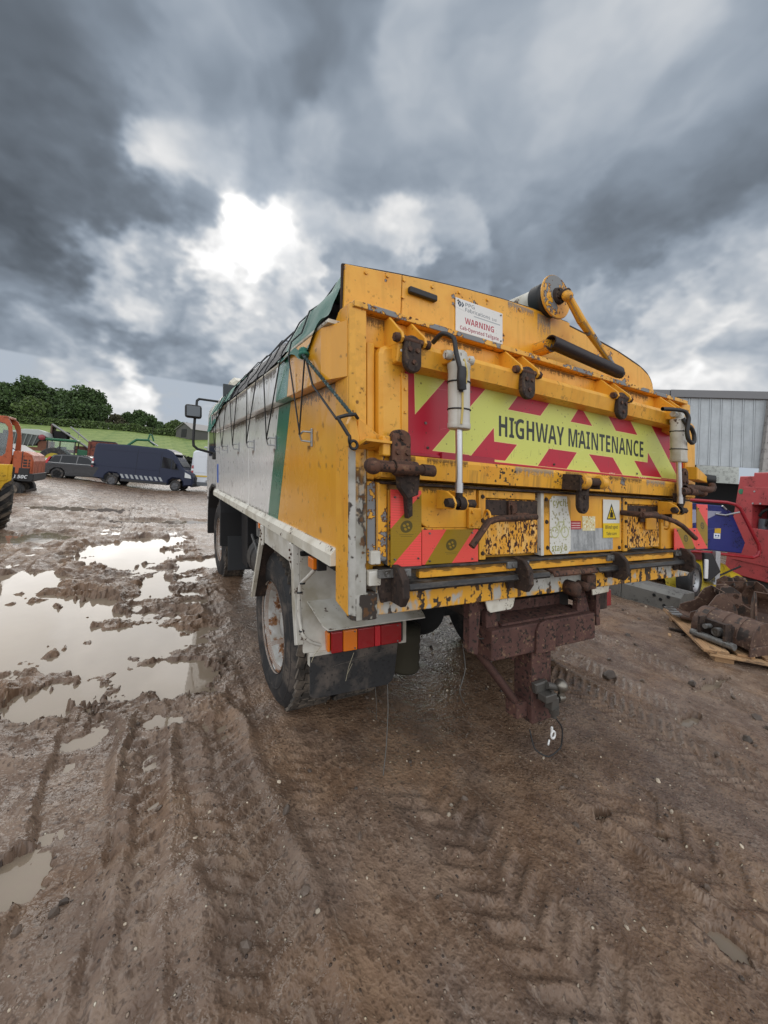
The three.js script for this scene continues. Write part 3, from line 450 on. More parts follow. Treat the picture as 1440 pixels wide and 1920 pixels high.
// --- curved head plate
const headTop = [[0.620, 2.098], [0.764, 2.117], [0.858, 2.131], [1.022, 2.152], [1.183, 2.169], [1.40, 2.186], [1.598, 2.196], [1.868, 2.194]];
P('head_plate', prism([[0.614, 1.925], ...headTop.slice(0, 3), [0.851, 1.925]], 'z', -1.335, -1.309, 0.003), M.yellowPlate);
P('head_plate', prism([[0.854, 1.925], ...headTop.slice(2).map(([x, y], i) => [i ? x : 0.861, y]), [1.868, 1.925]], 'z', -1.335, -1.309, 0.003), M.yellowPlate);
P('head_plate', prism([[1.870, 1.925], [1.870, 2.188], [2.073, 2.172], [2.33, 2.144], [2.55, 2.104], [2.64, 2.07], [2.684, 2.02], [2.692, 1.975], [2.692, 1.925]], 'z', -1.355, -1.325, 0.003), M.yellowPlate);
P('head_plate_rim', [pipe([[1.872, 2.19, -1.34], [2.073, 2.175, -1.34], [2.33, 2.147, -1.34], [2.55, 2.107, -1.34], [2.645, 2.072, -1.34], [2.688, 2.02, -1.34], [2.694, 1.93, -1.34]], 0.012, 40, 6), ...poly([[0.613, 1.93, -1.33], [0.618, 2.10, -1.33], ...headTop.slice(1).map(([x, y]) => [x, y + 0.003, -1.325])], 0.007, 6)], M.rustDark);
P('bolt', [[0.70, 2.09], [0.79, 2.105], [0.865, 2.112], [0.86, 2.045], [1.0, 2.125], [1.14, 2.142], [1.30, 2.155], [0.66, 1.97], [1.5, 2.165]].map(([x, y]) => bolt(x, y, -1.306, 0.008)), M.yellowScuffed);
P('grab_handle', rot(box(0.882, 1.014, 2.064, 2.090, -1.31, -1.288, 0.006), 'Z', -0.01, [0.95, 2.08, -1.3]), M.black);
{
  const s = P('warning_sign', plate(1.118, 1.388, 1.978, 2.116, -1.304, 0.003), print(0.27, 0.138, 3000, (c, w, h) => {
    c.fillStyle = '#d9d9d6'; c.fillRect(0, 0, w, h);
    path(c, [[0.010, 0.022], [0.022, 0.008], [0.034, 0.022], [0.022, 0.036]], '#26384a'); path(c, [[0.036, 0.010], [0.046, 0.022], [0.036, 0.034], [0.032, 0.030], [0.038, 0.022], [0.032, 0.014]], '#26384a'); path(c, [[0.020, 0.016], [0.026, 0.022], [0.020, 0.028]], '#d9d9d6');
    text(c, 'PPG', 0.050, 0.025, 0.021, '#26384a', 0.056, false); text(c, 'Fabrications', 0.050, 0.046, 0.021, '#26384a', 0.145, false); text(c, 'Ltd', 0.205, 0.046, 0.015, '#26384a', 0.028, false);
    c.fillStyle = '#8d959b'; for (let i = 0; i < 26; i++) c.fillRect(0.10 + i * 0.006, 0.053, 0.0045, 0.005);
    text(c, 'WARNING', 0.050, 0.098, 0.036, '#a32035', 0.17); text(c, 'Cab-Operated Tailgate', 0.022, 0.127, 0.022, '#8c2438', 0.225);
    grit(c, w, h, 60, 'rgba(90,80,70,.45)', 0.0018, 3); c.strokeStyle = 'rgba(120,120,110,.7)'; c.lineWidth = 0.0008; c.beginPath(); c.moveTo(0, 0.04); c.lineTo(0.05, 0.047); c.stroke();
  }, { roughness: 0.35 }), lorry, 'white maker\'s sign with red WARNING Cab-Operated Tailgate', true);
  P('bolt', [[1.13, 2.105], [1.376, 2.105], [1.376, 1.99]].map(([x, y]) => bolt(x, y, -1.303, 0.004)), M.steel, s);
}
{ // sheet roller along the top with its crank
  const s = P('sheet_roller', spin([[0.072, -3.3], [0.072, -0.03], [0.0, -0.03]], 'z', [1.70, 2.262, -1.262]), M.ram, lorry, 'pale roller tube for the load sheet');
  P('roller_collar', spin([[0.082, -0.10], [0.084, -0.05], [0.084, -0.015], [0.03, -0.012]], 'z', [1.70, 2.262, -1.262]), M.black, s);
  P('roller_disc', spin([[0.0, -0.012], [0.097, -0.012], [0.102, -0.006], [0.102, 0.0], [0.098, 0.004], [0.0, 0.006]], 'z', [1.70, 2.262, -1.262], 48), M.yellowScuffed, s, 'yellow disc scraped to grey primer');
  P('hub', [spin([[0, 0.022], [0.036, 0.022], [0.04, 0.004]], 'z', [1.705, 2.265, -1.262], 12), rod([1.705, 2.265, -1.25], [1.70, 2.262, -1.195], 0.020), ...[0, 1, 2, 3].map((i) => bolt(1.705 + 0.027 * Math.cos(i * 1.57 + 0.6), 2.265 + 0.027 * Math.sin(i * 1.57 + 0.6), -1.236, 0.006))], M.rustDark, s);
  const arm = P('crank_arm', [rod([1.695, 2.25, -1.2], [1.80, 2.155, -1.2], 0.017, 0.021), rod([1.80, 2.155, -1.2], [1.97, 2.045, -1.2], 0.021, 0.015), rod([1.97, 2.045, -1.2], [2.10, 1.963, -1.2], 0.015, 0.014), new THREE.SphereGeometry(0.026, 12, 8).translate(1.697, 2.245, -1.2)], M.yellowScuffed, lorry, 'yellow crank arm worn to bare metal');
  P('crank_joint', [rod([2.085, 1.975, -1.2], [2.128, 1.952, -1.2], 0.017), bolt(2.135, 1.966, -1.19, 0.012), new THREE.SphereGeometry(0.019, 10, 8).translate(2.105, 1.957, -1.2)], M.rustDark, arm);
  const h = P('crank_pipe', [new THREE.CylinderGeometry(0.031, 0.031, 0.53, 18, 1, true).rotateZ(Math.PI / 2 - 0.075).translate(1.842, 1.987, -1.2), new THREE.CylinderGeometry(0.0255, 0.0255, 0.53, 18, 1, true).rotateZ(Math.PI / 2 - 0.075).translate(1.842, 1.987, -1.2), new THREE.RingGeometry(0.0255, 0.031, 18).rotateY(Math.PI / 2).rotateZ(-0.075).translate(1.578, 2.007, -1.2)], plain(0.030, 0.022, 0.022, 0.42, { metalness: 0.4 }), lorry, 'dark bare pipe open at one end');
  P('pipe_stub', rod([1.625, 2.005, -1.31], [1.605, 2.003, -1.215], 0.034), M.yellowScuffed, h);
}
// --- tailgate: frame, chevron board
P('tailgate_stile', [box(0.656, 0.688, 1.34, 1.806, -1.262, -1.215, 0.006)], M.yellow);
P('tailgate_stile', prism([[0.690, 1.345], [0.690, 1.77], [0.698, 1.79], [0.716, 1.80], [0.795, 1.80], [0.795, 1.345]], 'z', -1.262, -1.182, 0.012), M.yellow, lorry, 'pressed left stile of the tailgate with a rounded corner');
P('board_strip', box(0.772, 0.799, 1.475, 1.715, -1.19, -1.176, 0.002), M.yellow); P('bolt', [1.50, 1.58, 1.66, 1.70].map((y) => bolt(0.786, y, -1.174, 0.006)), M.yellowScuffed);
P('tailgate_stile', prism([[2.80, 1.345], [2.80, 1.80], [2.875, 1.80], [2.90, 1.79], [2.91, 1.76], [2.91, 1.345]], 'z', -1.262, -1.196, 0.008), M.yellow, lorry, 'right stile of the tailgate');
P('tailgate_beam', prism([[-1.235, 1.828], [-1.150, 1.818], [-1.138, 1.80], [-1.150, 1.742], [-1.235, 1.732]], 'x', 0.735, 2.60, 0.004), M.yellow, lorry, 'folded upper beam of the tailgate');
P('beam_end', prism([[2.60, 1.822], [2.655, 1.80], [2.70, 1.74], [2.66, 1.70], [2.56, 1.715], [2.56, 1.822]], 'z', -1.24, -1.15, 0.004), M.yellow);
P('beam_mark', [box(0.745, 0.775, 1.775, 1.805, -1.145, -1.1415, 0.001)], M.white, lorry, 'scrape of bare white on the beam corner');
P('tailgate_beam', prism([[-1.25, 1.437], [-1.168, 1.432], [-1.160, 1.42], [-1.166, 1.352], [-1.25, 1.340]], 'x', 0.685, 2.83, 0.004), M.yellowWorn, lorry, 'battered lower beam of the tailgate');
P('beam_gap_dark_strip', box(0.70, 2.82, 1.328, 1.338, -1.25, -1.185, 0.003), M.rustDark);  // dark strip standing in for the shaded gap below the beam
P('tailgate_inner', box(0.70, 2.86, 1.34, 1.80, -1.275, -1.245, 0.003), M.yellow);
{
  const X0 = 0.80, Y0 = 1.436, Y1 = 1.757, W = 2.03, H = Y1 - Y0, yc = '#cdd267', red = '#b3132f', edge = '#e4d98a';
  const b = (p) => p.map(([x, y]) => [x - X0, Y1 - y]);
  const S = P('chevron_board', plate(X0, X0 + W, Y0, Y1, -1.216, 0.004), print(W, H, 1000, (c, w, h) => {
    c.fillStyle = yc; c.fillRect(0, 0, w, h);
    const pc = (pts) => { const q = b(pts); path(c, q, red); c.strokeStyle = edge; c.lineWidth = 0.0022; c.beginPath(); q.forEach((p, i) => (i ? c.lineTo(...p) : c.moveTo(...p))); c.closePath(); c.stroke(); };
    pc([[0.79, 1.77], [0.85, 1.77], [0.855, 1.588], [1.012, 1.757], [1.222, 1.757], [0.934, 1.462], [1.114, 1.462], [1.114, 1.43], [0.79, 1.43]]);
    pc([[1.405, 1.757], [1.612, 1.757], [1.530, 1.669], [1.325, 1.669]]); pc([[1.246, 1.585], [1.249, 1.528], [1.384, 1.528], [1.310, 1.452], [1.114, 1.452]]);
    pc([[1.588, 1.530], [1.790, 1.530], [1.712, 1.445], [1.510, 1.445]]); pc([[1.815, 1.757], [1.738, 1.669], [1.911, 1.669]]); pc([[2.020, 1.757], [2.223, 1.757], [2.310, 1.668], [2.108, 1.668]]);
    pc([[1.879, 1.530], [2.081, 1.530], [2.171, 1.445], [1.975, 1.445]]); pc([[2.412, 1.585], [2.408, 1.529], [2.275, 1.529], [2.355, 1.452], [2.562, 1.452]]);
    pc([[2.425, 1.757], [2.75, 1.452], [2.55, 1.452], [2.55, 1.43], [2.84, 1.43], [2.84, 1.77]]); pc([[1.114, 1.445], [2.84, 1.445], [2.84, 1.43], [1.114, 1.43]]);
    text(c, 'HIGHWAY MAINTENANCE', 1.266 - X0, Y1 - 1.553, 0.118, '#23281e', 1.107, true);
    grit(c, w, h, 260, 'rgba(70,62,30,.5)', 0.004, 9); grit(c, w, h * 0.4, 30, 'rgba(120,100,50,.35)', 0.01, 19);
    grit(c, w, h, 900, 'rgba(90,80,45,.28)', 0.0022, 29); c.fillStyle = 'rgba(232,224,190,.9)'; for (const [x, y, ww] of [[0.33, h - 0.016, 0.11], [0.36, h - 0.012, 0.09], [1.25, h - 0.014, 0.05], [1.52, h - 0.009, 0.08]]) for (let i = 0; i < 14; i++) c.fillRect(x + i * ww / 14, y + 0.003 * Math.sin(i * 2.3), ww / 16, 0.004 + 0.003 * Math.sin(i * 1.7));
    c.strokeStyle = 'rgba(245,240,210,.55)'; c.lineWidth = 0.0008; { const q = rng(77); for (let i = 0; i < 34; i++) { const x = q() * w, y = q() * h, l = 0.01 + 0.05 * q(); c.beginPath(); c.moveTo(x, y); c.lineTo(x + l, y + (q() - 0.5) * 0.02); c.stroke(); } }
    c.strokeStyle = 'rgba(80,70,35,.55)'; c.lineWidth = 0.0012; const r = rng(4); for (let i = 0; i < 46; i++) { const x = r() * w, y = h * (0.55 + 0.4 * r()); c.beginPath(); c.moveTo(x, y); c.lineTo(x + (r() - 0.5) * 0.012, y + 0.008 + 0.03 * r()); c.stroke(); }
  }, { roughness: 0.4 }), lorry, 'red and yellow chevron board reading HIGHWAY MAINTENANCE', true);
  P('bolt', [[0.90, 1.56], [0.91, 1.47], [1.06, 1.50], [1.16, 1.745], [1.37, 1.62], [1.62, 1.46], [2.04, 1.745], [2.3, 1.46], [2.73, 1.48], [1.80, 1.62], [0.89, 1.74]].map(([x, y]) => bolt(x, y, -1.214, 0.006)), M.steel, S);
  P('board_edge_strip', [box(0.965, 1.235, 1.425, 1.458, -1.214, -1.2, 0.002), box(0.80, 0.965, 1.436, 1.446, -1.214, -1.208, 0.002)], plain(0.32, 0.01, 0.03, 0.4), S, 'lifted red strip along the lower edge');
}
// --- hinges of the tailgate: lugs, pin and rusty strap
const strapPts = (x, y0, y1, w) => { const o = []; for (let i = 0; i <= 10; i++) { const a = Math.PI * i / 10; o.push([x + w * Math.cos(a), y1 - w * 0.7 + w * 0.7 * Math.sin(a)]); } for (let i = 0; i <= 10; i++) { const a = Math.PI + Math.PI * i / 10; o.push([x + w * Math.cos(a), y0 + w + w * Math.sin(a)]); } return o; };
for (const [x, y0, y1, w] of [[0.785, 1.708, 1.832, 0.034], [1.348, 1.705, 1.836, 0.038], [2.012, 1.708, 1.838, 0.04], [2.56, 1.715, 1.838, 0.036]]) {
  for (const s of [-1, 1]) P('hinge_lug', prism([[-1.235, 1.90], [-1.235, 1.80], [-1.125, 1.800], [-1.112, 1.812], [-1.118, 1.832], [-1.20, 1.904]], 'x', x + s * (w + 0.012) - 0.005, x + s * (w + 0.012) + 0.005, 0.002), M.yellow);
  P('hinge_pin', [rod([x - w - 0.03, 1.815, -1.132], [x + w + 0.03, 1.815, -1.132], 0.012), bolt(x - w - 0.028, 1.815, -1.132, 0.017, 'x', 0.016), bolt(x + w + 0.028, 1.815, -1.132, 0.017, 'x', 0.016)], M.rust);
  const st = P('hinge_strap', prism(strapPts(x, y0, y1, w), 'z', -1.146, -1.122, 0.004), M.rustDark, lorry, 'dark rusty hinge strap');
  P('bolt', [[-0.45, 0.045], [0.45, 0.045], [0, 0.004]].map(([u, v]) => bolt(x + u * w, (y0 + y1) / 2 - 0.012 + v - 0.02, -1.119, 0.0095)), M.rust, st);
}
// --- the two rams of the lower flap
for (const [x, hs] of [[0.962, 0], [2.49, 1]]) {
  const ram = P('hydraulic_ram', spin([[0.0, 1.536], [0.036, 1.536], [0.0405, 1.541], [0.0405, 1.556], [0.0385, 1.560], [0.0385, 1.745], [0.0405, 1.750], [0.0405, 1.764], [0.036, 1.768], [0.022, 1.768], [0.022, 1.81], [0, 1.815]], 'y', [x, 0, -1.10], 28), M.ram, lorry, hs ? 'right off-white hydraulic ram' : 'left off-white hydraulic ram');
  P('ram_head', [box(x - 0.026, x + 0.026, 1.76, 1.812, -1.122, -1.078, 0.012), rod([x - 0.05, 1.788, -1.10], [x + 0.05, 1.788, -1.10], 0.013), bolt(x - 0.05, 1.788, -1.1, 0.018, 'x', 0.02), bolt(x + 0.05, 1.788, -1.1, 0.018, 'x', 0.02)], M.ram, ram);
  P('ram_lug', [prism([[-1.15, 1.82], [-1.15, 1.765], [-1.10, 1.765], [-1.085, 1.788], [-1.10, 1.81]], 'x', x - 0.042, x - 0.032), prism([[-1.15, 1.82], [-1.15, 1.765], [-1.10, 1.765], [-1.085, 1.788], [-1.10, 1.81]], 'x', x + 0.032, x + 0.042)], M.yellow, ram);
  P('piston_rod', [rod([x, 1.54, -1.10], [x + (hs ? 0.012 : 0), 1.345, -1.10], 0.0125), rod([x + (hs ? 0.012 : 0), 1.35, -1.10], [x + (hs ? 0.012 : 0), 1.315, -1.10], 0.015)], M.chrome, ram, 'bright piston rod');
  P('rod_eye', [rod([x + (hs ? 0.014 : 0), 1.32, -1.10], [x + (hs ? 0.018 : 0.002), 1.285, -1.10], 0.013), rod([x - 0.042, 1.278, -1.10], [x + 0.055, 1.278, -1.10], 0.0135), bolt(x - 0.045, 1.278, -1.1, 0.019, 'x', 0.022), bolt(x + 0.058, 1.278, -1.1, 0.017, 'x', 0.02), spin([[0.024, -0.014], [0.024, 0.014]], 'x', [x + 0.005, 1.278, -1.1], 16)], M.rustDark, ram);
  for (const s of [-1, 1]) P('clevis', prism([[-1.19, 1.318], [-1.13, 1.318], [-1.095, 1.30], [-1.082, 1.278], [-1.09, 1.258], [-1.19, 1.248]], 'x', x + s * 0.027 - 0.005, x + s * 0.027 + 0.005, 0.002), M.yellow, ram);
  P('clamp_band', [new THREE.TorusGeometry(0.0395, 0.0028, 6, 28).rotateX(Math.PI / 2).translate(x, 1.70, -1.10), new THREE.TorusGeometry(0.0395, 0.0028, 6, 28).rotateX(Math.PI / 2).translate(x, 1.605, -1.10)], M.black, ram);
  if (!hs) {
    P('hose', [pipe([[0.90, 1.845, -1.17], [0.905, 1.865, -1.12], [0.925, 1.845, -1.085], [0.925, 1.79, -1.07], [0.93, 1.74, -1.058], [0.935, 1.68, -1.056], [0.938, 1.66, -1.062]], 0.0085, 40, 8), pipe([[0.938, 1.74, -1.056], [0.932, 1.70, -1.052], [0.936, 1.665, -1.054]], 0.0155, 12, 8)], M.black, ram, 'taped black hose');
    P('hose', [pipe([[0.955, 1.775, -1.065], [0.962, 1.73, -1.058], [0.958, 1.69, -1.06]], 0.004, 16, 6), pipe([[0.944, 1.66, -1.06], [0.942, 1.60, -1.058], [0.938, 1.55, -1.06]], 0.004, 16, 6)], plain(0.55, 0.42, 0.12, 0.6), ram, 'thin yellow pipe');
  } else P('hose', pipe([[2.325, 1.80, -1.10], [2.40, 1.805, -1.08], [2.455, 1.80, -1.055], [2.472, 1.765, -1.045], [2.455, 1.70, -1.045], [2.462, 1.655, -1.042], [2.50, 1.638, -1.042], [2.535, 1.655, -1.046], [2.54, 1.69, -1.05], [2.515, 1.722, -1.052], [2.475, 1.735, -1.056], [2.462, 1.765, -1.068]], 0.0105, 70, 8), M.black, ram, 'looped black hose');
}
// --- lower flap: chute panels, doors and boards
P('flap_plate', prism([[0.862, 1.326], [1.138, 1.326], [1.138, 1.176], [0.90, 1.176], [0.874, 1.19], [0.862, 1.225]], 'z', -1.25, -1.203, 0.003), M.yellow, lorry, 'yellow plate carrying the left ram');
P('flap_plate', [box(0.867, 1.138, 1.045, 1.178, -1.25, -1.206, 0.003), box(0.735, 0.862, 1.045, 1.31, -1.25, -1.208, 0.003)], M.yellowWorn);
const doorW = (x0, x1, nm) => { const d = P('chute_door', box(x0 + 0.042, x1 - 0.004, 1.062, 1.292, -1.25, -1.214, 0.003), M.rustyDoor, lorry, nm); P('door_frame', [box(x0, x0 + 0.036, 1.048, 1.326, -1.25, -1.200, 0.004), box(x0 + 0.036, x1 - 0.03, 1.294, 1.326, -1.25, -1.203, 0.004)], M.yellowWorn, d); P('bolt', [1.30, 1.205, 1.075].map((y) => bolt(x0 + 0.017, y, -1.197, 0.009)), M.rustDark, d); return d; };
const dl = doorW(1.150, 1.512, 'left chute door pitted with rust'), dr = doorW(2.148, 2.528, 'right chute door pitted with rust, standing slightly open');
P('door_rust', box(1.196, 1.504, 1.225, 1.288, -1.2145, -1.2125, 0.0005), M.rustDark, dl); P('door_rust', box(2.194, 2.52, 1.235, 1.288, -1.2145, -1.2125, 0.0005), M.rustDark, dr);
P('door_catch', [box(1.315, 1.365, 1.20, 1.285, -1.214, -1.200, 0.003), box(1.325, 1.355, 1.215, 1.27, -1.2, -1.190, 0.003)], M.rust, dl); P('door_catch', [box(2.31, 2.36, 1.20, 1.275, -1.214, -1.200, 0.003)], M.rust, dr);
P('flap_plate', box(1.522, 2.140, 1.050, 1.330, -1.25, -1.206, 0.005), M.yellow, lorry, 'centre plate with stickers');
P('worn_patch', box(1.655, 2.06, 1.062, 1.17, -1.206, -1.2045, 0.0006), bake(512, 0.6, (u, v) => { const a = smp(FA, u, v), s = smp(FC, u * 1.5, v * 0.25), d = smp(FD, u, v); return mixc([0.42, 0.43, 0.43, 0.5, 0.5], [0.25, 0.26, 0.26, 0.6, 0.5], clamp((s * 0.7 + a * 0.5 - 0.45) * 3 + (d - 0.5))); }, { bump: 0.0005 }), lorry, 'bare grey patch where a sticker was');
P('bolt', [[1.552, 1.30], [1.556, 1.20], [1.562, 1.085], [2.115, 1.07]].map(([x, y]) => bolt(x, y, -1.203, 0.010)), M.rustDark);
P('plate_edge', [box(1.516, 1.536, 1.05, 1.328, -1.24, -1.202, 0.003)], M.guard);
P('sticker', plate(1.575, 1.722, 1.054, 1.318, -1.2022, 0.002, 0.02), print(0.147, 0.264, 2600, (c, w, h) => {
  c.fillStyle = '#d7d6cd'; c.fillRect(0, 0, w, h); text(c, 'cyclis', 0.018, 0.045, 0.042, '#9a9962', 0.12); c.strokeStyle = '#b3b487'; c.lineWidth = 0.006;
  c.beginPath(); c.arc(0.035, 0.165, 0.024, 0, 7); c.stroke(); c.beginPath(); c.arc(0.105, 0.165, 0.024, 0, 7); c.stroke(); c.beginPath(); c.moveTo(0.035, 0.165); c.lineTo(0.058, 0.118); c.lineTo(0.098, 0.118); c.lineTo(0.07, 0.165); c.lineTo(0.058, 0.118); c.moveTo(0.105, 0.165); c.lineTo(0.094, 0.105); c.stroke();
  text(c, 'stay b', 0.012, 0.25, 0.042, '#9a9962', 0.11); grit(c, w, h, 240, 'rgba(120,110,60,.5)', 0.006, 8); path(c, [[0.147, 0], [0.147, 0.12], [0.128, 0.06], [0.118, 0]], '#b98a2a');
}), lorry, 'torn white sticker with a bicycle', true);
P('sticker', plate(1.724, 1.80, 1.165, 1.205, -1.2035, 0.002), print(0.076, 0.04, 2600, (c, w, h) => { c.fillStyle = '#a3202c'; c.fillRect(0, 0, w, h); c.fillStyle = '#e5cfc8'; for (let i = 0; i < 3; i++) for (let k = 0; k < 7; k++) c.fillRect(0.006 + k * 0.0095, 0.008 + i * 0.011, 0.007, 0.0045); }), lorry, 'small red label', true);
P('sticker', plate(1.812, 1.912, 1.158, 1.228, -1.2036, 0.0016), print(0.10, 0.07, 2600, (c, w, h) => { c.fillStyle = '#d9cfa4'; c.fillRect(0, 0, w, h); grit(c, w, h, 70, 'rgba(190,140,50,.7)', 0.006, 5); grit(c, w, h, 60, 'rgba(235,232,215,.9)', 0.006, 6); }), lorry, 'faded pale label', true);
P('blind_spot_sign', plate(1.972, 2.112, 1.122, 1.313, -1.2, 0.0025), print(0.14, 0.191, 3000, (c, w, h) => {
  c.fillStyle = '#d9d8cf'; c.fillRect(0, 0, w, h); c.fillStyle = '#e3c116'; c.fillRect(0, 0.118, w, h);
  path(c, [[0.070, 0.018], [0.112, 0.100], [0.028, 0.100]], '#1d1c14'); path(c, [[0.070, 0.034], [0.102, 0.094], [0.038, 0.094]], '#e8c51c');
  c.fillStyle = '#1d1c14'; c.fillRect(0.060, 0.062, 0.020, 0.028); c.fillRect(0.055, 0.066, 0.004, 0.024); c.fillRect(0.081, 0.066, 0.004, 0.024); c.beginPath(); c.arc(0.070, 0.056, 0.006, 0, 7); c.fill();
  text(c, 'Blind spot', 0.016, 0.146, 0.024, '#33311a', 0.108); text(c, 'Take care', 0.026, 0.178, 0.022, '#33311a', 0.088); grit(c, w, h, 90, 'rgba(90,80,40,.5)', 0.0022, 12);
}, { roughness: 0.4 }), lorry, 'white and yellow Blind spot Take care sign', true);
const markerMat = (w, h, flip, pts, blob) => print(w, h, 2600, (c) => {
  if (flip) { c.translate(w, 0); c.scale(-1, 1); } c.fillStyle = '#98790f'; c.fillRect(0, 0, w, h); pts.forEach((p) => path(c, p, '#f2524e'));
  c.strokeStyle = 'rgba(120,95,10,.5)'; c.lineWidth = 0.0007; for (let i = 0; i < 30; i++) { c.beginPath(); c.moveTo(0, i * h / 30); c.lineTo(w, i * h / 30 + 0.004); c.stroke(); }
  if (blob) { c.fillStyle = 'rgba(70,60,12,.85)'; c.beginPath(); c.ellipse(blob[0], blob[1], 0.026, 0.021, -0.35, 0, 7); c.fill(); c.fillStyle = '#98790f'; for (const [x, y, s] of [[-0.009, -0.003, 0.006], [0.005, -0.008, 0.0055], [0.01, 0.004, 0.005], [-0.004, 0.009, 0.006]]) { c.beginPath(); c.ellipse(blob[0] + x, blob[1] + y, s, s * 0.75, 0.4, 0, 7); c.fill(); } c.fillStyle = 'rgba(80,70,15,.6)'; c.fillRect(blob[0] - 0.03, blob[1] + 0.027, 0.06, 0.002); c.fillRect(blob[0] - 0.024, blob[1] + 0.033, 0.048, 0.002); }
  grit(c, w, h, 90, 'rgba(80,60,30,.35)', 0.0022, 21);
}, { roughness: 0.32 });
for (const [x0, x1, y0, y1, f, k] of [[0.735, 0.863, 1.045, 1.312, 0, 0], [0.866, 1.133, 1.047, 1.172, 0, 1], [2.905, 3.045, 1.040, 1.313, 1, 0], [2.637, 2.903, 1.036, 1.167, 1, 1]]) {
  const w = x1 - x0, h = y1 - y0, pts = k ? [[[0, 0], [0.11, 0], [0.012, h], [0, h]].map(([a, b]) => [a, b]), [[0.245, 0], [w, 0], [w, h], [0.135, h]]] : [[[0, 0], [w, 0], [w, 0.012], [0, 0.135]], [[0, h], [w, 0.145], [w, h]]];
  const m = P('marker_board', plate(x0, x1, y0, y1, -1.188, 0.004), markerMat(w, h, f, pts, k ? [w * 0.5, h * 0.45] : [w * 0.5, h * 0.48]), lorry, `${k ? 'horizontal' : 'upright'} red and gold striped marker board on the ${f ? 'right' : 'left'} of the flap`, true);
  P('rivet', [[0.12, 0.1], [0.88, 0.1], [0.12, 0.9], [0.88, 0.9]].map(([a, b]) => bolt(x0 + a * w, y0 + b * h, -1.186, 0.004)), M.steel, m);
}
P('flap_plate', [box(2.534, 2.90, 1.048, 1.322, -1.25, -1.208, 0.004)], M.yellow, lorry, 'yellow plate carrying the right ram');
P('flap_plate_edge', prism([[2.56, 1.32], [2.56, 1.18], [2.60, 1.176], [2.60, 1.32]], 'z', -1.209, -1.2, 0.003), M.yellowScuffed);
// door handles: bent bars in small brackets
const hl = P('door_handle', [...poly([[1.385, 1.232, -1.12], [1.27, 1.228, -1.12], [1.16, 1.222, -1.115], [1.105, 1.212, -1.105], [1.08, 1.19, -1.10], [1.02, 1.125, -1.10]], 0.0125, 10), rod([1.27, 1.228, -1.125], [1.34, 1.232, -1.125], 0.016)], M.rust, lorry, 'bent rusty door handle over the left chute door');
P('handle_bracket', [box(1.085, 1.148, 1.175, 1.255, -1.20, -1.185, 0.004), new THREE.TorusGeometry(0.028, 0.005, 6, 18, 4).rotateY(1.2).translate(1.145, 1.222, -1.15), ...[1.19, 1.24].map((y) => bolt(1.10, y, -1.18, 0.007))], M.yellow, hl);
const hr = P('door_handle', [...poly([[2.13, 1.252, -1.10], [2.20, 1.25, -1.10], [2.30, 1.242, -1.09], [2.42, 1.22, -1.085], [2.50, 1.195, -1.085], [2.64, 1.128, -1.085]], 0.0125, 10), rod([2.14, 1.246, -1.11], [2.29, 1.252, -1.115], 0.016), rod([2.13, 1.25, -1.2], [2.13, 1.25, -1.1], 0.014)], M.rust, lorry, 'bent rusty door handle over the right chute door');
P('handle_bracket', [box(2.35, 2.45, 1.16, 1.245, -1.20, -1.19, 0.004), new THREE.TorusGeometry(0.032, 0.005, 6, 18, 5).rotateY(1.0).translate(2.42, 1.205, -1.13)], M.yellow, hr);
// --- latches
function latch(x, s, nm) {
  const L = P('tailgate_latch', [prism(strapPts(x + 0.125 * s, 1.355, 1.512, 0.036), 'z', -1.146, -1.118, 0.004)], M.rust, lorry, nm);
  P('latch_bar', [rod([x - 0.012 * s, 1.386, -1.09], [x + 0.07 * s, 1.386, -1.09], 0.019), rod([x + 0.07 * s, 1.386, -1.09], [x + 0.225 * s, 1.383, -1.09], 0.016), rod([x + 0.075 * s, 1.386, -1.09], [x + 0.16 * s, 1.386, -1.09], 0.0235), rod([x + 0.185 * s, 1.384, -1.09], [x + 0.23 * s, 1.383, -1.09], 0.020), new THREE.SphereGeometry(0.026, 14, 10).scale(1.1, 1, 1).translate(x, 1.384, -1.09)], M.rust, L);
  P('latch_strap', [prism([[x + 0.115 * s, 1.37], [x + 0.20 * s, 1.37], [x + 0.192 * s, 1.30], [x + 0.15 * s, 1.285], [x + 0.12 * s, 1.32]], 'z', -1.15, -1.12, 0.003), prism([[x + 0.17 * s, 1.31], [x + 0.196 * s, 1.31], [x + 0.196 * s, 1.225], [x + 0.178 * s, 1.215]], 'z', -1.19, -1.16, 0.003)], M.rustDark, L);
  P('bolt', [[0.125, 1.485], [0.108, 1.437], [0.145, 1.437]].map(([u, y]) => bolt(x + u * s, y, -1.114, 0.0105)), M.rust, L);
}
latch(0.612, 1, 'rusty latch of the tailgate at the left'); latch(2.73, -1, 'rusty latch of the tailgate at the right');
P('latch_hook', [pipe([[2.56, 1.40, -1.10], [2.66, 1.405, -1.08], [2.76, 1.402, -1.07], [2.81, 1.412, -1.07], [2.82, 1.435, -1.08]], 0.018, 24, 8)], M.rust, lorry, 'curved rusty hook at the right');
P('latch_bracket', [prism([[2.70, 1.525], [2.77, 1.50], [2.84, 1.47], [2.84, 1.44], [2.70, 1.455]], 'z', -1.16, -1.10, 0.004)], M.yellow); P('latch_roller', [rod([2.80, 1.47, -1.16], [2.86, 1.46, -1.08], 0.028)], M.black);
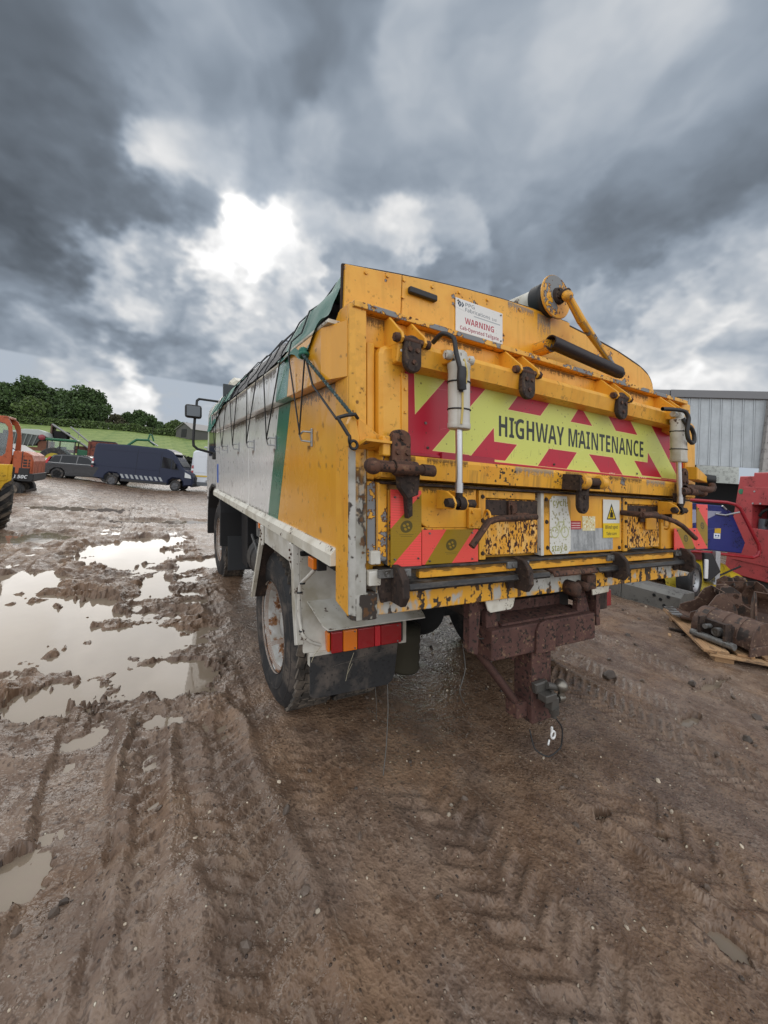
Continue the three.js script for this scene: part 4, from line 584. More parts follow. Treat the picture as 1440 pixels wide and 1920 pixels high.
const rl = P('latch_roller', [spin([[0.0, -0.022], [0.028, -0.022], [0.033, -0.014], [0.033, 0.014], [0.028, 0.022], [0, 0.022]], 'x', [1.648, 1.390, -1.09], 22), spin([[0.0, -0.02], [0.026, -0.02], [0.031, -0.012], [0.031, 0.012], [0.026, 0.02], [0, 0.02]], 'x', [1.775, 1.392, -1.09], 22)], M.yellowWorn, lorry, 'pair of worn rollers at the middle of the tailgate');
P('roller_pin', [rod([1.62, 1.39, -1.09], [1.80, 1.392, -1.09], 0.017), bolt(1.618, 1.39, -1.09, 0.019, 'x', 0.016)], M.rust, rl);
P('roller_bracket', [box(1.607, 1.618, 1.35, 1.418, -1.17, -1.075, 0.002), box(1.665, 1.68, 1.35, 1.41, -1.17, -1.08, 0.002), box(1.75, 1.757, 1.36, 1.41, -1.17, -1.08, 0.002)], M.rustDark, rl);
P('roller_strap', [prism(strapPts(1.685, 1.248, 1.375, 0.036), 'z', -1.13, -1.108, 0.004), bolt(1.685, 1.322, -1.104, 0.011), bolt(1.683, 1.268, -1.104, 0.008)], M.rustDark, rl);
// --- lip, gutters and hinges under the flap
P('flap_lip', box(0.745, 2.88, 1.036, 1.045, -1.26, -1.178, 0.002), M.grease, lorry, 'bare steel edge under the flap'); P('flap_lip', box(0.852, 2.62, 1.000, 1.034, -1.25, -1.186, 0.003), M.yellow, lorry, 'yellow strip under the flap');
P('lip_backing', box(0.70, 2.80, 0.975, 1.036, -1.26, -1.207, 0.003), M.grease);
for (const [x0, x1, w] of [[0.79, 1.325, 0], [1.36, 1.52, 1], [1.545, 1.86, 2], [1.87, 2.03, 1], [2.06, 2.68, 0]]) P('gutter', prism([[-1.205, 0.996], [-1.160, 0.991], [-1.153, 0.974], [-1.158, 0.966], [-1.165, 0.978], [-1.205, 0.984]], 'x', x0, x1, 0.003), w === 2 ? M.rust : M.grease, lorry, w === 2 ? 'rusty flat gutter section' : null);
for (const x of [0.752, 1.352, 2.04, 2.705]) { const h = P('flap_hinge', [prism([[-1.20, 1.055], [-1.15, 1.052], [-1.118, 1.02], [-1.112, 0.96], [-1.135, 0.925], [-1.20, 0.925]], 'x', x - 0.014, x + 0.014, 0.004), prism([[x - 0.055, 1.03], [x - 0.012, 1.02], [x - 0.012, 0.93], [x - 0.05, 0.925], [x - 0.062, 0.97]], 'z', -1.206, -1.19, 0.003)], M.rustDark, lorry, 'black greasy hinge knuckle under the flap'); P('hinge_plate', [box(x - 0.07, x + 0.06, 1.012, 1.040, -1.19, -1.176, 0.003), bolt(x - 0.04, 1.026, -1.172, 0.009), bolt(x + 0.04, 1.024, -1.172, 0.009)], M.steel, h); }
P('plate_tab', [prism([[1.205, 0.885], [1.385, 0.885], [1.37, 0.835], [1.355, 0.825], [1.24, 0.822], [1.225, 0.832]], 'z', -1.235, -1.227, 0.002)], M.rail, lorry, 'cream tab under the sill'); P('plate_tab', [prism([[1.92, 0.895], [2.075, 0.905], [2.06, 0.84], [1.93, 0.835]], 'z', -1.235, -1.227, 0.002)], M.rail);
P('sill_fitting', [spin([[0.0, 0], [0.035, 0], [0.035, 0.05], [0.02, 0.06], [0, 0.06]], 'z', [1.70, 0.90, -1.206], 14), spin([[0.0, 0], [0.022, 0], [0.02, 0.05], [0, 0.05]], 'z', [1.78, 0.905, -1.206], 10), box(1.80, 1.87, 0.885, 0.955, -1.206, -1.17, 0.006)], M.rust, lorry, 'rusty pipe fittings on the sill');
// --- bracket with tie shackle at the left
const br = P('rope_bracket', [prism([[0.575, 1.445], [0.572, 1.515], [0.585, 1.545], [0.60, 1.535], [0.615, 1.47], [0.60, 1.43]], 'z', -1.206, -1.18, 0.003), prism([[0.612, 1.54], [0.700, 1.487], [0.695, 1.472], [0.605, 1.44]], 'z', -1.20, -1.19, 0.002), prism([[-1.20, 1.455], [-1.12, 1.47], [-1.12, 1.462], [-1.20, 1.44]], 'x', 0.605, 0.70, 0.001), box(0.672, 0.702, 1.42, 1.487, -1.165, -1.13, 0.006)], M.yellow, lorry, 'yellow gusseted bracket holding the rope');
P('shackle', [...poly([[0.60, 1.535, -1.17], [0.585, 1.545, -1.16], [0.555, 1.538, -1.16], [0.53, 1.528, -1.17], [0.545, 1.50, -1.16], [0.558, 1.475, -1.15]], 0.006, 8), new THREE.TorusGeometry(0.013, 0.005, 8, 16).translate(0.578, 1.447, -1.155), new THREE.TorusGeometry(0.012, 0.0045, 8, 16).rotateY(1).translate(0.562, 1.462, -1.15)], M.black, br);
// --- underside: chassis, tow frame
P('chassis_rail', [box(1.30, 1.37, 0.72, 0.95, -6.2, -1.30, 0.006), box(2.10, 2.17, 0.72, 0.95, -6.2, -1.30, 0.006)], M.rustDark);
P('cross_member', [box(1.30, 2.17, 0.74, 0.86, -1.9, -1.8, 0.006), box(1.34, 2.05, 0.66, 0.90, -1.47, -1.45, 0.004)], M.black);
const tf = P('tow_beam', box(1.268, 1.985, 0.604, 0.735, -1.40, -1.25, 0.008), M.primer, lorry, 'brown primed tow beam');
P('beam_upright', [prism([[1.155, 0.88], [1.30, 0.88], [1.295, 0.85], [1.215, 0.82], [1.198, 0.64], [1.150, 0.66]], 'z', -1.30, -1.26, 0.003), prism([[1.265, 0.735], [1.34, 0.735], [1.31, 0.83], [1.285, 0.85], [1.262, 0.80]], 'z', -1.31, -1.28, 0.003), prism([[1.88, 0.735], [1.985, 0.735], [1.94, 0.85], [1.89, 0.85]], 'z', -1.31, -1.28, 0.003), box(2.04, 2.075, 0.65, 0.86, -1.36, -1.28, 0.004)], M.primer, tf);
P('beam_top_angle', prism([[-1.40, 0.738], [-1.27, 0.738], [-1.27, 0.748], [-1.38, 0.752], [-1.38, 0.80], [-1.40, 0.80]], 'x', 1.345, 1.88, 0.002), M.primer, tf);
const dp = P('drop_post', box(1.528, 1.660, 0.272, 0.602, -1.37, -1.262, 0.006), M.primer, lorry, 'brown square drop post of the tow hitch');
P('post_cheek', [prism([[1.530, 0.60], [1.66, 0.60], [1.662, 0.70], [1.645, 0.735], [1.60, 0.748], [1.555, 0.735], [1.533, 0.70]], 'z', -1.25, -1.236, 0.004), prism([[1.44, 0.602], [1.53, 0.602], [1.53, 0.545], [1.50, 0.53], [1.44, 0.57]], 'z', -1.36, -1.345, 0.003)], M.primer, dp);
P('hitch_brace', [rod([1.275, 0.62, -1.36], [1.49, 0.35, -1.32], 0.020, 0.020, 4), box(1.46, 1.53, 0.295, 0.365, -1.36, -1.29, 0.005)], M.primer, dp);
P('hitch_plate', [prism([[1.515, 0.47], [1.60, 0.472], [1.605, 0.44], [1.575, 0.41], [1.525, 0.425]], 'z', -1.262, -1.232, 0.006), box(1.535, 1.61, 0.40, 0.435, -1.24, -1.19, 0.006), box(1.575, 1.625, 0.355, 0.415, -1.235, -1.19, 0.008), rod([1.58, 0.46, -1.225], [1.65, 0.44, -1.215], 0.016)], M.hitch, dp, 'grey cast hitch plate');
P('tow_ball', [new THREE.SphereGeometry(0.030, 20, 14).translate(1.655, 0.452, -1.205), rod([1.655, 0.395, -1.205], [1.655, 0.44, -1.205], 0.016, 0.014), rod([1.63, 0.40, -1.205], [1.665, 0.398, -1.205], 0.018)], M.ball, dp);
P('hitch_pin', [rod([1.60, 0.37, -1.205], [1.605, 0.34, -1.205], 0.026, 0.022), rod([1.602, 0.342, -1.205], [1.604, 0.32, -1.205], 0.012), rod([1.588, 0.445, -1.20], [1.588, 0.415, -1.2], 0.007)], M.hitch, dp);
P('safety_cable', pipe([[1.604, 0.325, -1.2], [1.64, 0.27, -1.19], [1.63, 0.19, -1.19], [1.56, 0.16, -1.2], [1.52, 0.18, -1.24], [1.52, 0.25, -1.27]], 0.0034, 40, 6), M.black, dp, 'loop of cable under the hitch');
P('hitch_ring', [new THREE.TorusGeometry(0.013, 0.0045, 8, 18).scale(1, 1.2, 1).translate(1.585, 0.253, -1.195), box(1.573, 1.583, 0.265, 0.29, -1.2, -1.192, 0.002), rod([1.565, 0.232, -1.2], [1.545, 0.222, -1.19], 0.004)], M.white, dp, 'small white eye');
P('axle', [rod([0.95, 0.42, -2.43], [2.5, 0.42, -2.43], 0.09), new THREE.SphereGeometry(0.2, 20, 14).translate(1.7, 0.43, -2.43)], M.blackMatt);
P('air_bellows', [spin([[0, 0.20], [0.085, 0.205], [0.095, 0.22], [0.088, 0.25], [0.095, 0.28], [0.088, 0.31], [0.095, 0.34], [0.09, 0.37], [0.098, 0.375], [0.098, 0.46], [0, 0.46]], 'y', [1.32, 0.02, -2.02], 24)], plain(0.04, 0.035, 0.02, 0.8), lorry, 'yellowish drum between the wheels');
P('axle_stop', [rod([1.50, 0.60, -1.6], [1.50, 0.60, -1.5], 0.042), rod([1.50, 0.6, -1.5], [1.5, 0.6, -1.49], 0.03)], M.rust);
P('loose_wire', [pipe([[1.2, 0.73, -1.3], [1.24, 0.69, -1.3], [1.30, 0.685, -1.3], [1.33, 0.70, -1.3]], 0.0035, 16, 5), pipe([[1.28, 0.60, -1.45], [1.27, 0.50, -1.42], [1.22, 0.42, -1.4], [1.245, 0.36, -1.4]], 0.003, 16, 5)], M.hitch);
P('spring', [prism([[-3.0, 0.55], [-2.45, 0.50], [-1.8, 0.60], [-1.8, 0.66], [-2.45, 0.56], [-3.0, 0.61]], 'x', 1.16, 1.24, 0.004)], M.rustDark);
// --- mudguard, lamps, mudflap
P('mudguard', [prism([[-2.39, 0.99], [-2.36, 0.99], [-2.645, 0.525], [-2.665, 0.525]], 'x', 0.566, 0.59, 0.002)], M.rail, lorry, 'white front edge of the rear mudguard'); P('mudguard_inner_dark', [prism([[-2.385, 0.99], [-2.37, 0.99], [-2.65, 0.525], [-2.66, 0.525]], 'x', 0.59, 1.10, 0.001)], M.rustDark);  // inner part of the front plate, coloured darker than its edge
P('mudguard', [prism([[-1.795, 1.02], [-1.765, 1.02], [-1.76, 0.93], [-1.735, 0.78], [-1.70, 0.60], [-1.735, 0.585], [-1.775, 0.76]], 'x', 0.566, 0.596, 0.002), prism([[-1.775, 1.02], [-1.765, 1.02], [-1.76, 0.93], [-1.735, 0.78], [-1.70, 0.56], [-1.712, 0.56], [-1.745, 0.78]], 'x', 0.596, 1.12, 0.002)], M.guard, lorry, 'curved white rear plate of the mudguard, spotted with rust');
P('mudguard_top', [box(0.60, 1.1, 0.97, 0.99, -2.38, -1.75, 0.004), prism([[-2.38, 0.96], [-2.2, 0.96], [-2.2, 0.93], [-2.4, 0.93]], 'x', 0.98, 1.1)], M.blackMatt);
{
  const c = [[0.618, 0.788, -1.755], [0.655, 0.700, -1.62], [0.672, 0.688, -1.60], [1.173, 0.686, -1.60], [1.178, 0.694, -1.615], [1.17, 0.788, -1.755]], g = new THREE.BufferGeometry(), pos = [];
  for (const dy of [0, -0.005]) for (let i = 1; i + 1 < c.length; i++) for (const q of [c[0], c[i], c[i + 1]]) pos.push(q[0], q[1] + dy, q[2]);
  for (let i = 0; i < c.length; i++) { const p = c[i], q = c[(i + 1) % c.length]; pos.push(...p, ...q, q[0], q[1] - 0.005, q[2], ...p, q[0], q[1] - 0.005, q[2], p[0], p[1] - 0.005, p[2]); }
  g.setAttribute('position', new THREE.Float32BufferAttribute(pos, 3)); g.computeVertexNormals(); P('lamp_shelf', g, M.guard, lorry, 'thin white shelf over the tail lamp');
}
const tl = P('tail_lamp', box(0.712, 1.105, 0.545, 0.648, -1.735, -1.69, 0.006), M.black, lorry, 'long tail lamp with amber and red lenses');
for (const [x0, x1, m, n] of [[0.716, 0.772, M.redLens, 'red lens'], [0.774, 0.845, M.amber, 'amber lens'], [0.847, 0.935, M.redLens, 'dark red lens'], [0.937, 0.968, M.redBright, 'bright red reflector'], [0.970, 1.085, M.redLens, 'dark red lens']]) P('lens', box(x0, x1, 0.549, 0.644, -1.69, -1.672, 0.005), m, tl, n);
P('lens', box(0.700, 0.714, 0.555, 0.64, -1.73, -1.68, 0.005), M.amber, tl, 'amber side lens'); P('lamp_screw', [[0.83, 0.635], [0.83, 0.56], [1.06, 0.635], [1.06, 0.56]].map(([x, y]) => bolt(x, y, -1.671, 0.004)), M.steel, tl);
P('lamp_bracket', [box(1.087, 1.13, 0.53, 0.65, -1.72, -1.70, 0.003), box(0.62, 0.735, 0.50, 0.56, -1.72, -1.69, 0.004)], M.guard);
const mf = P('mudflap', prism([[0.622, 0.545], [0.622, 0.372], [0.64, 0.358], [1.01, 0.348], [1.04, 0.362], [1.055, 0.395], [1.075, 0.545]], 'z', -1.70, -1.688, 0.003), M.rubber, lorry, 'worn black rubber mudflap');
P('mudflap_strip', [rot(box(0.715, 1.02, 0.50, 0.503, -1.688, -1.685, 0.001), 'Z', 0.10, [0.87, 0.5, -1.69])], M.hitch, mf);
P('marker_lamp', [box(0.58, 0.60, 0.96, 1.005, -1.60, -1.54, 0.005)], M.amber, lorry, 'small amber side lamp'); P('marker_lamp', [box(0.575, 0.595, 0.985, 1.02, -2.50, -2.47, 0.005)], M.amber, lorry, 'small amber side lamp');
P('lamp_holder', box(0.598, 0.64, 0.955, 1.01, -1.605, -1.535, 0.004), M.black); P('lamp_cable', [pipe([[0.60, 0.955, -1.57], [0.585, 0.91, -1.62], [0.575, 0.86, -1.68], [0.572, 0.74, -1.69], [0.582, 0.655, -1.66], [0.62, 0.62, -1.66], [0.66, 0.60, -1.67]], 0.008, 40, 7)], M.guard, lorry, 'taped white cable'); P('cable_tape', [[0.578, 0.875, -1.66], [0.573, 0.83, -1.685], [0.578, 0.67, -1.67]].map(([x, y, z]) => new THREE.TorusGeometry(0.009, 0.004, 6, 10).rotateX(1.4).translate(x, y, z)), M.black);
P('loose_straw', [pipe([[0.665, 0.60, -1.66], [0.625, 0.57, -1.645], [0.61, 0.545, -1.64]], 0.0014, 12, 4), pipe([[0.82, 0.545, -1.66], [0.79, 0.49, -1.65], [0.775, 0.43, -1.65]], 0.0012, 12, 4), pipe([[0.81, 0.50, -1.655], [0.78, 0.455, -1.65]], 0.001, 8, 4)], plain(0.36, 0.32, 0.22, 0.8));
P('dangling_wire', pipe([[1.03, 0.36, -1.72], [1.0, 0.25, -1.66], [0.955, 0.12, -1.6], [0.90, 0.01, -1.54]], 0.0026, 24, 6), M.hitch, lorry, 'bare wire hanging to the ground'); P('dangling_wire', pipe([[0.99, 0.34, -1.78], [0.985, 0.25, -1.75], [0.98, 0.16, -1.74]], 0.0018, 12, 5), M.hitch);
// --- wheels
function wheel(x, y, z, R, w, r, out, nm, blocks = true) {   // x is the outer side wall, out the way it faces
  const s = -out, prof = [[r, 0.012], [r + 0.012, 0.0], [r + 0.05, -0.012], [R * 0.80, -0.016], [R * 0.90, -0.004], [R - 0.018, 0.012], [R - 0.008, 0.03], [R - 0.008, w - 0.03], [R - 0.018, w - 0.012], [R * 0.88, w], [r, w - 0.01]].map(([a, b]) => [a, b * s]);
  const t = P('tyre', spin(prof, 'x', [x, y, z], 72), M.rubber, lorry, nm);
  if (blocks) { const g = []; for (let k = 0; k < 5; k++) for (let i = 0; i < 46; i++) { const b = new THREE.BoxGeometry(w * 0.165, 0.016, R * 2 * Math.PI / 46 * (k % 4 ? 0.84 : 0.9)); b.rotateY((k - 2) * 0.14); b.translate(x + s * (0.034 + (w - 0.068) * k / 4), R - 0.004, 0); b.rotateX((i + (k % 2) * 0.5) / 46 * Math.PI * 2); b.translate(0, y, z); g.push(b); } tag(P('tread', g, M.tread, t), null, null, null, 'stuff'); }
  P('side_ring', [new THREE.TorusGeometry(R * 0.74, 0.004, 6, 60).rotateY(Math.PI / 2).translate(x - s * 0.013, y, z), new THREE.TorusGeometry(R * 0.885, 0.004, 6, 60).rotateY(Math.PI / 2).translate(x - s * 0.004, y, z)], M.rubber, t);
  const rim = P('rim', spin([[r + 0.004, -0.002], [r + 0.004, 0.012], [r - 0.012, 0.014], [r - 0.022, 0.035], [r - 0.035, 0.05], [r - 0.04, 0.11], [r - 0.06, 0.145], [0.12, 0.150], [0.10, 0.13], [0.075, 0.12], [0.07, 0.06], [0.0, 0.055]].map(([a, b]) => [a, b * s]), 'x', [x, y, z], 48), M.rim, t, 'dished white wheel streaked with rust');
  P('wheel_nut', Array.from({ length: 8 }, (_, i) => { const a = i * Math.PI / 4 + 0.3; return bolt(x + s * 0.135, y + 0.15 * Math.cos(a), z + 0.15 * Math.sin(a), 0.016, 'x', 0.03); }), M.rust, rim);
  return t;
}
wheel(0.645, 0.412, -2.43, 0.45, 0.25, 0.256, -1, 'outer tyre of the left rear pair'); wheel(0.925, 0.412, -2.43, 0.45, 0.25, 0.256, -1, 'inner tyre of the left rear pair');
wheel(2.80, 0.412, -2.43, 0.45, 0.25, 0.256, 1, 'outer tyre of the right rear pair', false); wheel(2.52, 0.412, -2.43, 0.45, 0.25, 0.256, 1, 'inner tyre of the right rear pair', false);
wheel(0.72, 0.43, -5.28, 0.45, 0.25, 0.256, -1, 'left front tyre'); wheel(2.78, 0.43, -5.28, 0.45, 0.25, 0.256, 1, 'right front tyre', false);
// --- between the axles, front mudguard and cab
P('front_mudguard', [prism([[-5.95, 0.40], [-5.93, 0.42], [-5.88, 0.75], [-5.75, 0.98], [-5.5, 1.06], [-5.05, 1.06], [-4.86, 0.98], [-4.78, 0.80], [-4.78, 0.45], [-4.745, 0.45], [-4.74, 0.82], [-4.82, 1.02], [-5.02, 1.10], [-5.52, 1.10], [-5.80, 1.02], [-5.93, 0.77], [-5.98, 0.42]], 'x', 0.66, 1.05, 0.006)], M.black, lorry, 'black plastic front mudguard');
P('front_mudflap', box(0.74, 1.06, 0.18, 0.56, -4.75, -4.735, 0.004), plain(0.04, 0.042, 0.045, 0.6)); P('guard_lamp', box(0.66, 0.69, 0.86, 0.90, -5.98, -5.9, 0.006), M.black);
P('battery_box', [box(0.85, 1.2, 0.55, 0.92, -4.55, -4.25, 0.01), box(0.86, 1.2, 0.30, 0.55, -4.58, -4.3, 0.01)], M.black); P('fuel_tank', [rod([0.98, 0.50, -3.95], [0.98, 0.50, -3.15], 0.19, 0.19, 24), ...[-3.8, -3.35].map((z) => spin([[0.196, -0.02], [0.196, 0.02]], 'z', [0.98, 0.5, z], 24))], plain(0.05, 0.048, 0.045, 0.5), lorry, 'round dark air tank under the body');
P('valve_box', [box(0.84, 0.96, 0.72, 0.93, -3.78, -3.6, 0.01), box(0.835, 0.845, 0.75, 0.85, -3.75, -3.66, 0.004)], plain(0.18, 0.18, 0.17, 0.5), lorry, 'grey valve box'); P('tank_strap', [pipe([[0.80, 0.62, -3.1], [0.78, 0.50, -3.06], [0.80, 0.38, -3.02], [0.92, 0.34, -2.95]], 0.02, 20, 8), rod([0.82, 0.72, -3.85], [0.82, 0.58, -3.55], 0.014), rod([0.86, 0.9, -3.4], [0.86, 0.7, -3.3], 0.03)], M.steel);
P('engine_lump', [box(1.0, 2.3, 0.45, 0.95, -5.0, -3.2, 0.05)], M.blackMatt);
P('cab', [prism([[-6.35, 0.55], [-6.45, 1.2], [-6.25, 2.05], [-6.1, 2.12], [-4.80, 2.15], [-4.80, 1.02], [-4.95, 0.98], [-5.9, 0.98], [-6.0, 0.6]], 'x', 0.70, 2.80, 0.03)], M.sideWhite, lorry, 'white cab mostly hidden by the body'); P('cab_window', prism([[-6.1, 1.45], [-5.2, 1.45], [-5.2, 1.95], [-6.05, 1.98]], 'x', 0.692, 0.70, 0.002), M.glass);
P('cab_back_board', box(0.68, 2.8, 1.92, 2.225, -4.70, -4.66, 0.004), plain(0.05, 0.055, 0.06, 0.7), lorry, 'dark board at the front of the body'); P('roof_fairing', [prism([[-5.9, 2.10], [-5.85, 2.25], [-5.5, 2.38], [-5.2, 2.42], [-5.05, 2.36], [-4.95, 2.1]], 'x', 0.83, 2.6, 0.05)], M.beige, lorry, 'pale rounded roof fairing'); P('roof_trim', box(0.95, 1.4, 2.36, 2.43, -5.0, -4.86, 0.02), M.galv);
{
  const m = P('door_mirror', box(0.335, 0.515, 1.862, 2.02, -5.24, -5.16, 0.028), M.black, lorry, 'square black door mirror on a bent arm'); P('mirror_glass', box(0.352, 0.498, 1.88, 2.003, -5.162, -5.153, 0.015), plain(0.075, 0.08, 0.085, 0.06, { metalness: 1 }), m);
  P('mirror_arm', [...poly([[0.46, 2.01, -5.22], [0.465, 2.075, -5.22], [0.49, 2.10, -5.22], [0.70, 2.105, -5.25]], 0.014, 8), ...poly([[0.443, 1.87, -5.22], [0.425, 1.62, -5.22], [0.43, 1.545, -5.22], [0.47, 1.51, -5.22], [0.70, 1.462, -5.25]], 0.015, 8)], M.black, m);
  P('mirror_arm', [box(0.64, 0.70, 1.40, 1.48, -5.3, -5.2, 0.01), box(0.665, 0.70, 1.94, 2.0, -5.3, -5.2, 0.01)], M.black, m);
}
// --- the load sheet, its cords and the rope: not part of the lorry
const atLorry = (g) => g.applyMatrix4(new THREE.Matrix4().set(1, -0.08, 0, 0.08 - LX, 0, 1, 0, 0, 0, 0, 1, -LZ, 0, 0, 0, 1));
{
  const t = thing('load_sheet', 'sagging dark load sheet with green ends tied over the lorry body', 'tarpaulin', LX, 0, LZ);
  const prof = [[0, 0.541, 0], [0.06, 0.575, 0.02], [0.2, 0.63, 0.15], [0.4, 0.75, 0.285], [0.65, 1.05, 0.32], [1, 1.75, 0.36]];   // across: x and rise over the edge
  const edge = (z) => lerp(1.884, 1.862, sstep(-1.74, -1.96, z));
  const over = (u, z, hem = 0) => {
    let i = 0; while (i < prof.length - 2 && u > prof[i + 1][0]) i++; const a = prof[i], b = prof[i + 1], t = clamp((u - a[0]) / (b[0] - a[0])), n = fbm(z * 5, u * 7, 66, 4) - 0.5, n2 = fbm(z * 1.7, u * 2, 67, 2) - 0.5;
    const pleat = sstep(-2.0, -1.7, z) * sstep(0.02, 0.15, u) * (0.022 * Math.sin((z + 1.52) / (0.05 + 0.25 * u)) + 0.012 * Math.sin(u * 30 + z * 14)); const lift = pleat + sstep(-1.95, -1.5, z) * 0.05 * sstep(0.1, 0.4, u) - sstep(-3.2, -4.2, z) * 0.02 - sstep(-1.62, -1.36, z) * 0.12 * sstep(0.15, 0.35, u);
    return [lerp(a[1], b[1], t) + n * 0.02, edge(z) + lerp(a[2], b[2], t) + lift + (n * 0.05 + n2 * 0.04) * sstep(0.03, 0.2, u) - 0.26 * sstep(-2.0, -1.45, z) * sstep(0.4, 0.7, u) - hem * (1 - sstep(0, 0.06, u)), z + n * 0.02 * u];
  };
  const sheetPart = (name, z0, z1, mat, lab, lift, hem) => {
    const g = sheet((u, v) => { const z = lerp(z0, z1, v), p = over(u, z, hem(z)); p[1] += lift * sstep(0, 0.1, u + (lift ? 0.1 : 0)); p[0] -= lift * 0.6; return p; }, 44, Math.round(Math.abs(z1 - z0) * 34) + 8);
    for (let i = 0; i < g.attributes.uv.count; i++) g.attributes.uv.setXY(i, g.attributes.position.getX(i) * 1.5, g.attributes.position.getZ(i)); atLorry(g); const m = mesh(name, g, mat, t, true); m.userData.label = lab;
  };
  sheetPart('sheet', -1.8, -4.0, M.tarpDark, 'dark middle of the sheet', 0, () => 0.0);
  sheetPart('sheet_end', -3.55, -4.85, M.tarpGreen, 'green front end of the sheet', 0.012, (z) => 0.17 * sstep(-3.5, -4.7, z) * (0.85 + 0.3 * fbm(z * 7, 1, 5, 2)));
  sheetPart('sheet_end', -1.335, -1.90, M.tarpRear, 'bunched green rear end of the sheet', 0.01, (z) => 0.085 * Math.exp(-(((z + 1.52) / 0.10) ** 2)) + 0.045 * sstep(-1.5, -1.62, z) * sstep(-2.0, -1.8, z));
  const cord = (pts, r = 0.0034) => { const g = join(poly(pts, r, 6)); atLorry(g); mesh('bungee_cord', g, M.cord, t); };
  const hooks = [-1.62, -2.19, -2.735, -3.275, -3.83, -4.335];
  hooks.forEach((z, i) => {
    const za = [-1.40, -1.86, -2.36, -2.98, -3.50, -4.05][i], zb = [-1.72, -2.18, -2.62, -3.28, -3.92, -4.35][i];
    for (const q of [za, zb]) {
      if (i === 0 && q === za) { cord([[0.55, 1.50, z], [0.533, 1.79, -1.50]]); continue; }
      const up = [0.03, 0.12, 0.2, 0.3, 0.4, 0.5].map((u) => { const p = over(u, q + u * 0.12); return [p[0] - 0.012, p[1] + 0.012, p[2]]; });
      cord([[0.552, 1.505, z], [0.534, 1.845 - (z < -3.6 ? 0.03 : 0), q], ...up]);
    }
  });
  cord([[0.537, 1.79, -1.50], [0.537, 1.67, -1.42], [0.53, 1.525, -1.18]], 0.0042);
}
{
  const pts = []; for (let i = 0; i <= 10; i++) { const s = i / 10; pts.push([lerp(0.540, 0.578, s), lerp(1.80, 1.545, s), lerp(-1.50, -1.165, s)]); }
  const tw = []; for (let k = 0; k < 2; k++) { const q = []; for (let i = 0; i <= 60; i++) { const s = i / 60, a = s * 70 + k * Math.PI; q.push([lerp(0.530, 0.578, s) + 0.0038 * Math.cos(a) - 0.006, lerp(1.80, 1.545, s), lerp(-1.50, -1.16, s) + 0.0045 * Math.sin(a)]); } tw.push(pipe(q, 0.0042, 160, 6)); }
  const t = thing('rope', 'twisted blue green rope pulled tight from the sheet to the yellow bracket', 'rope', LX, 0, LZ); const g = join(tw); atLorry(g); mesh('strand', g, M.rope, t);
  const kg = join([new THREE.TorusGeometry(0.016, 0.008, 8, 16).rotateX(1.2).translate(0.535, 1.80, -1.51), new THREE.SphereGeometry(0.02, 10, 8).translate(0.535, 1.815, -1.52)]); atLorry(kg); mesh('knot', kg, M.tarpGreen, t);
}

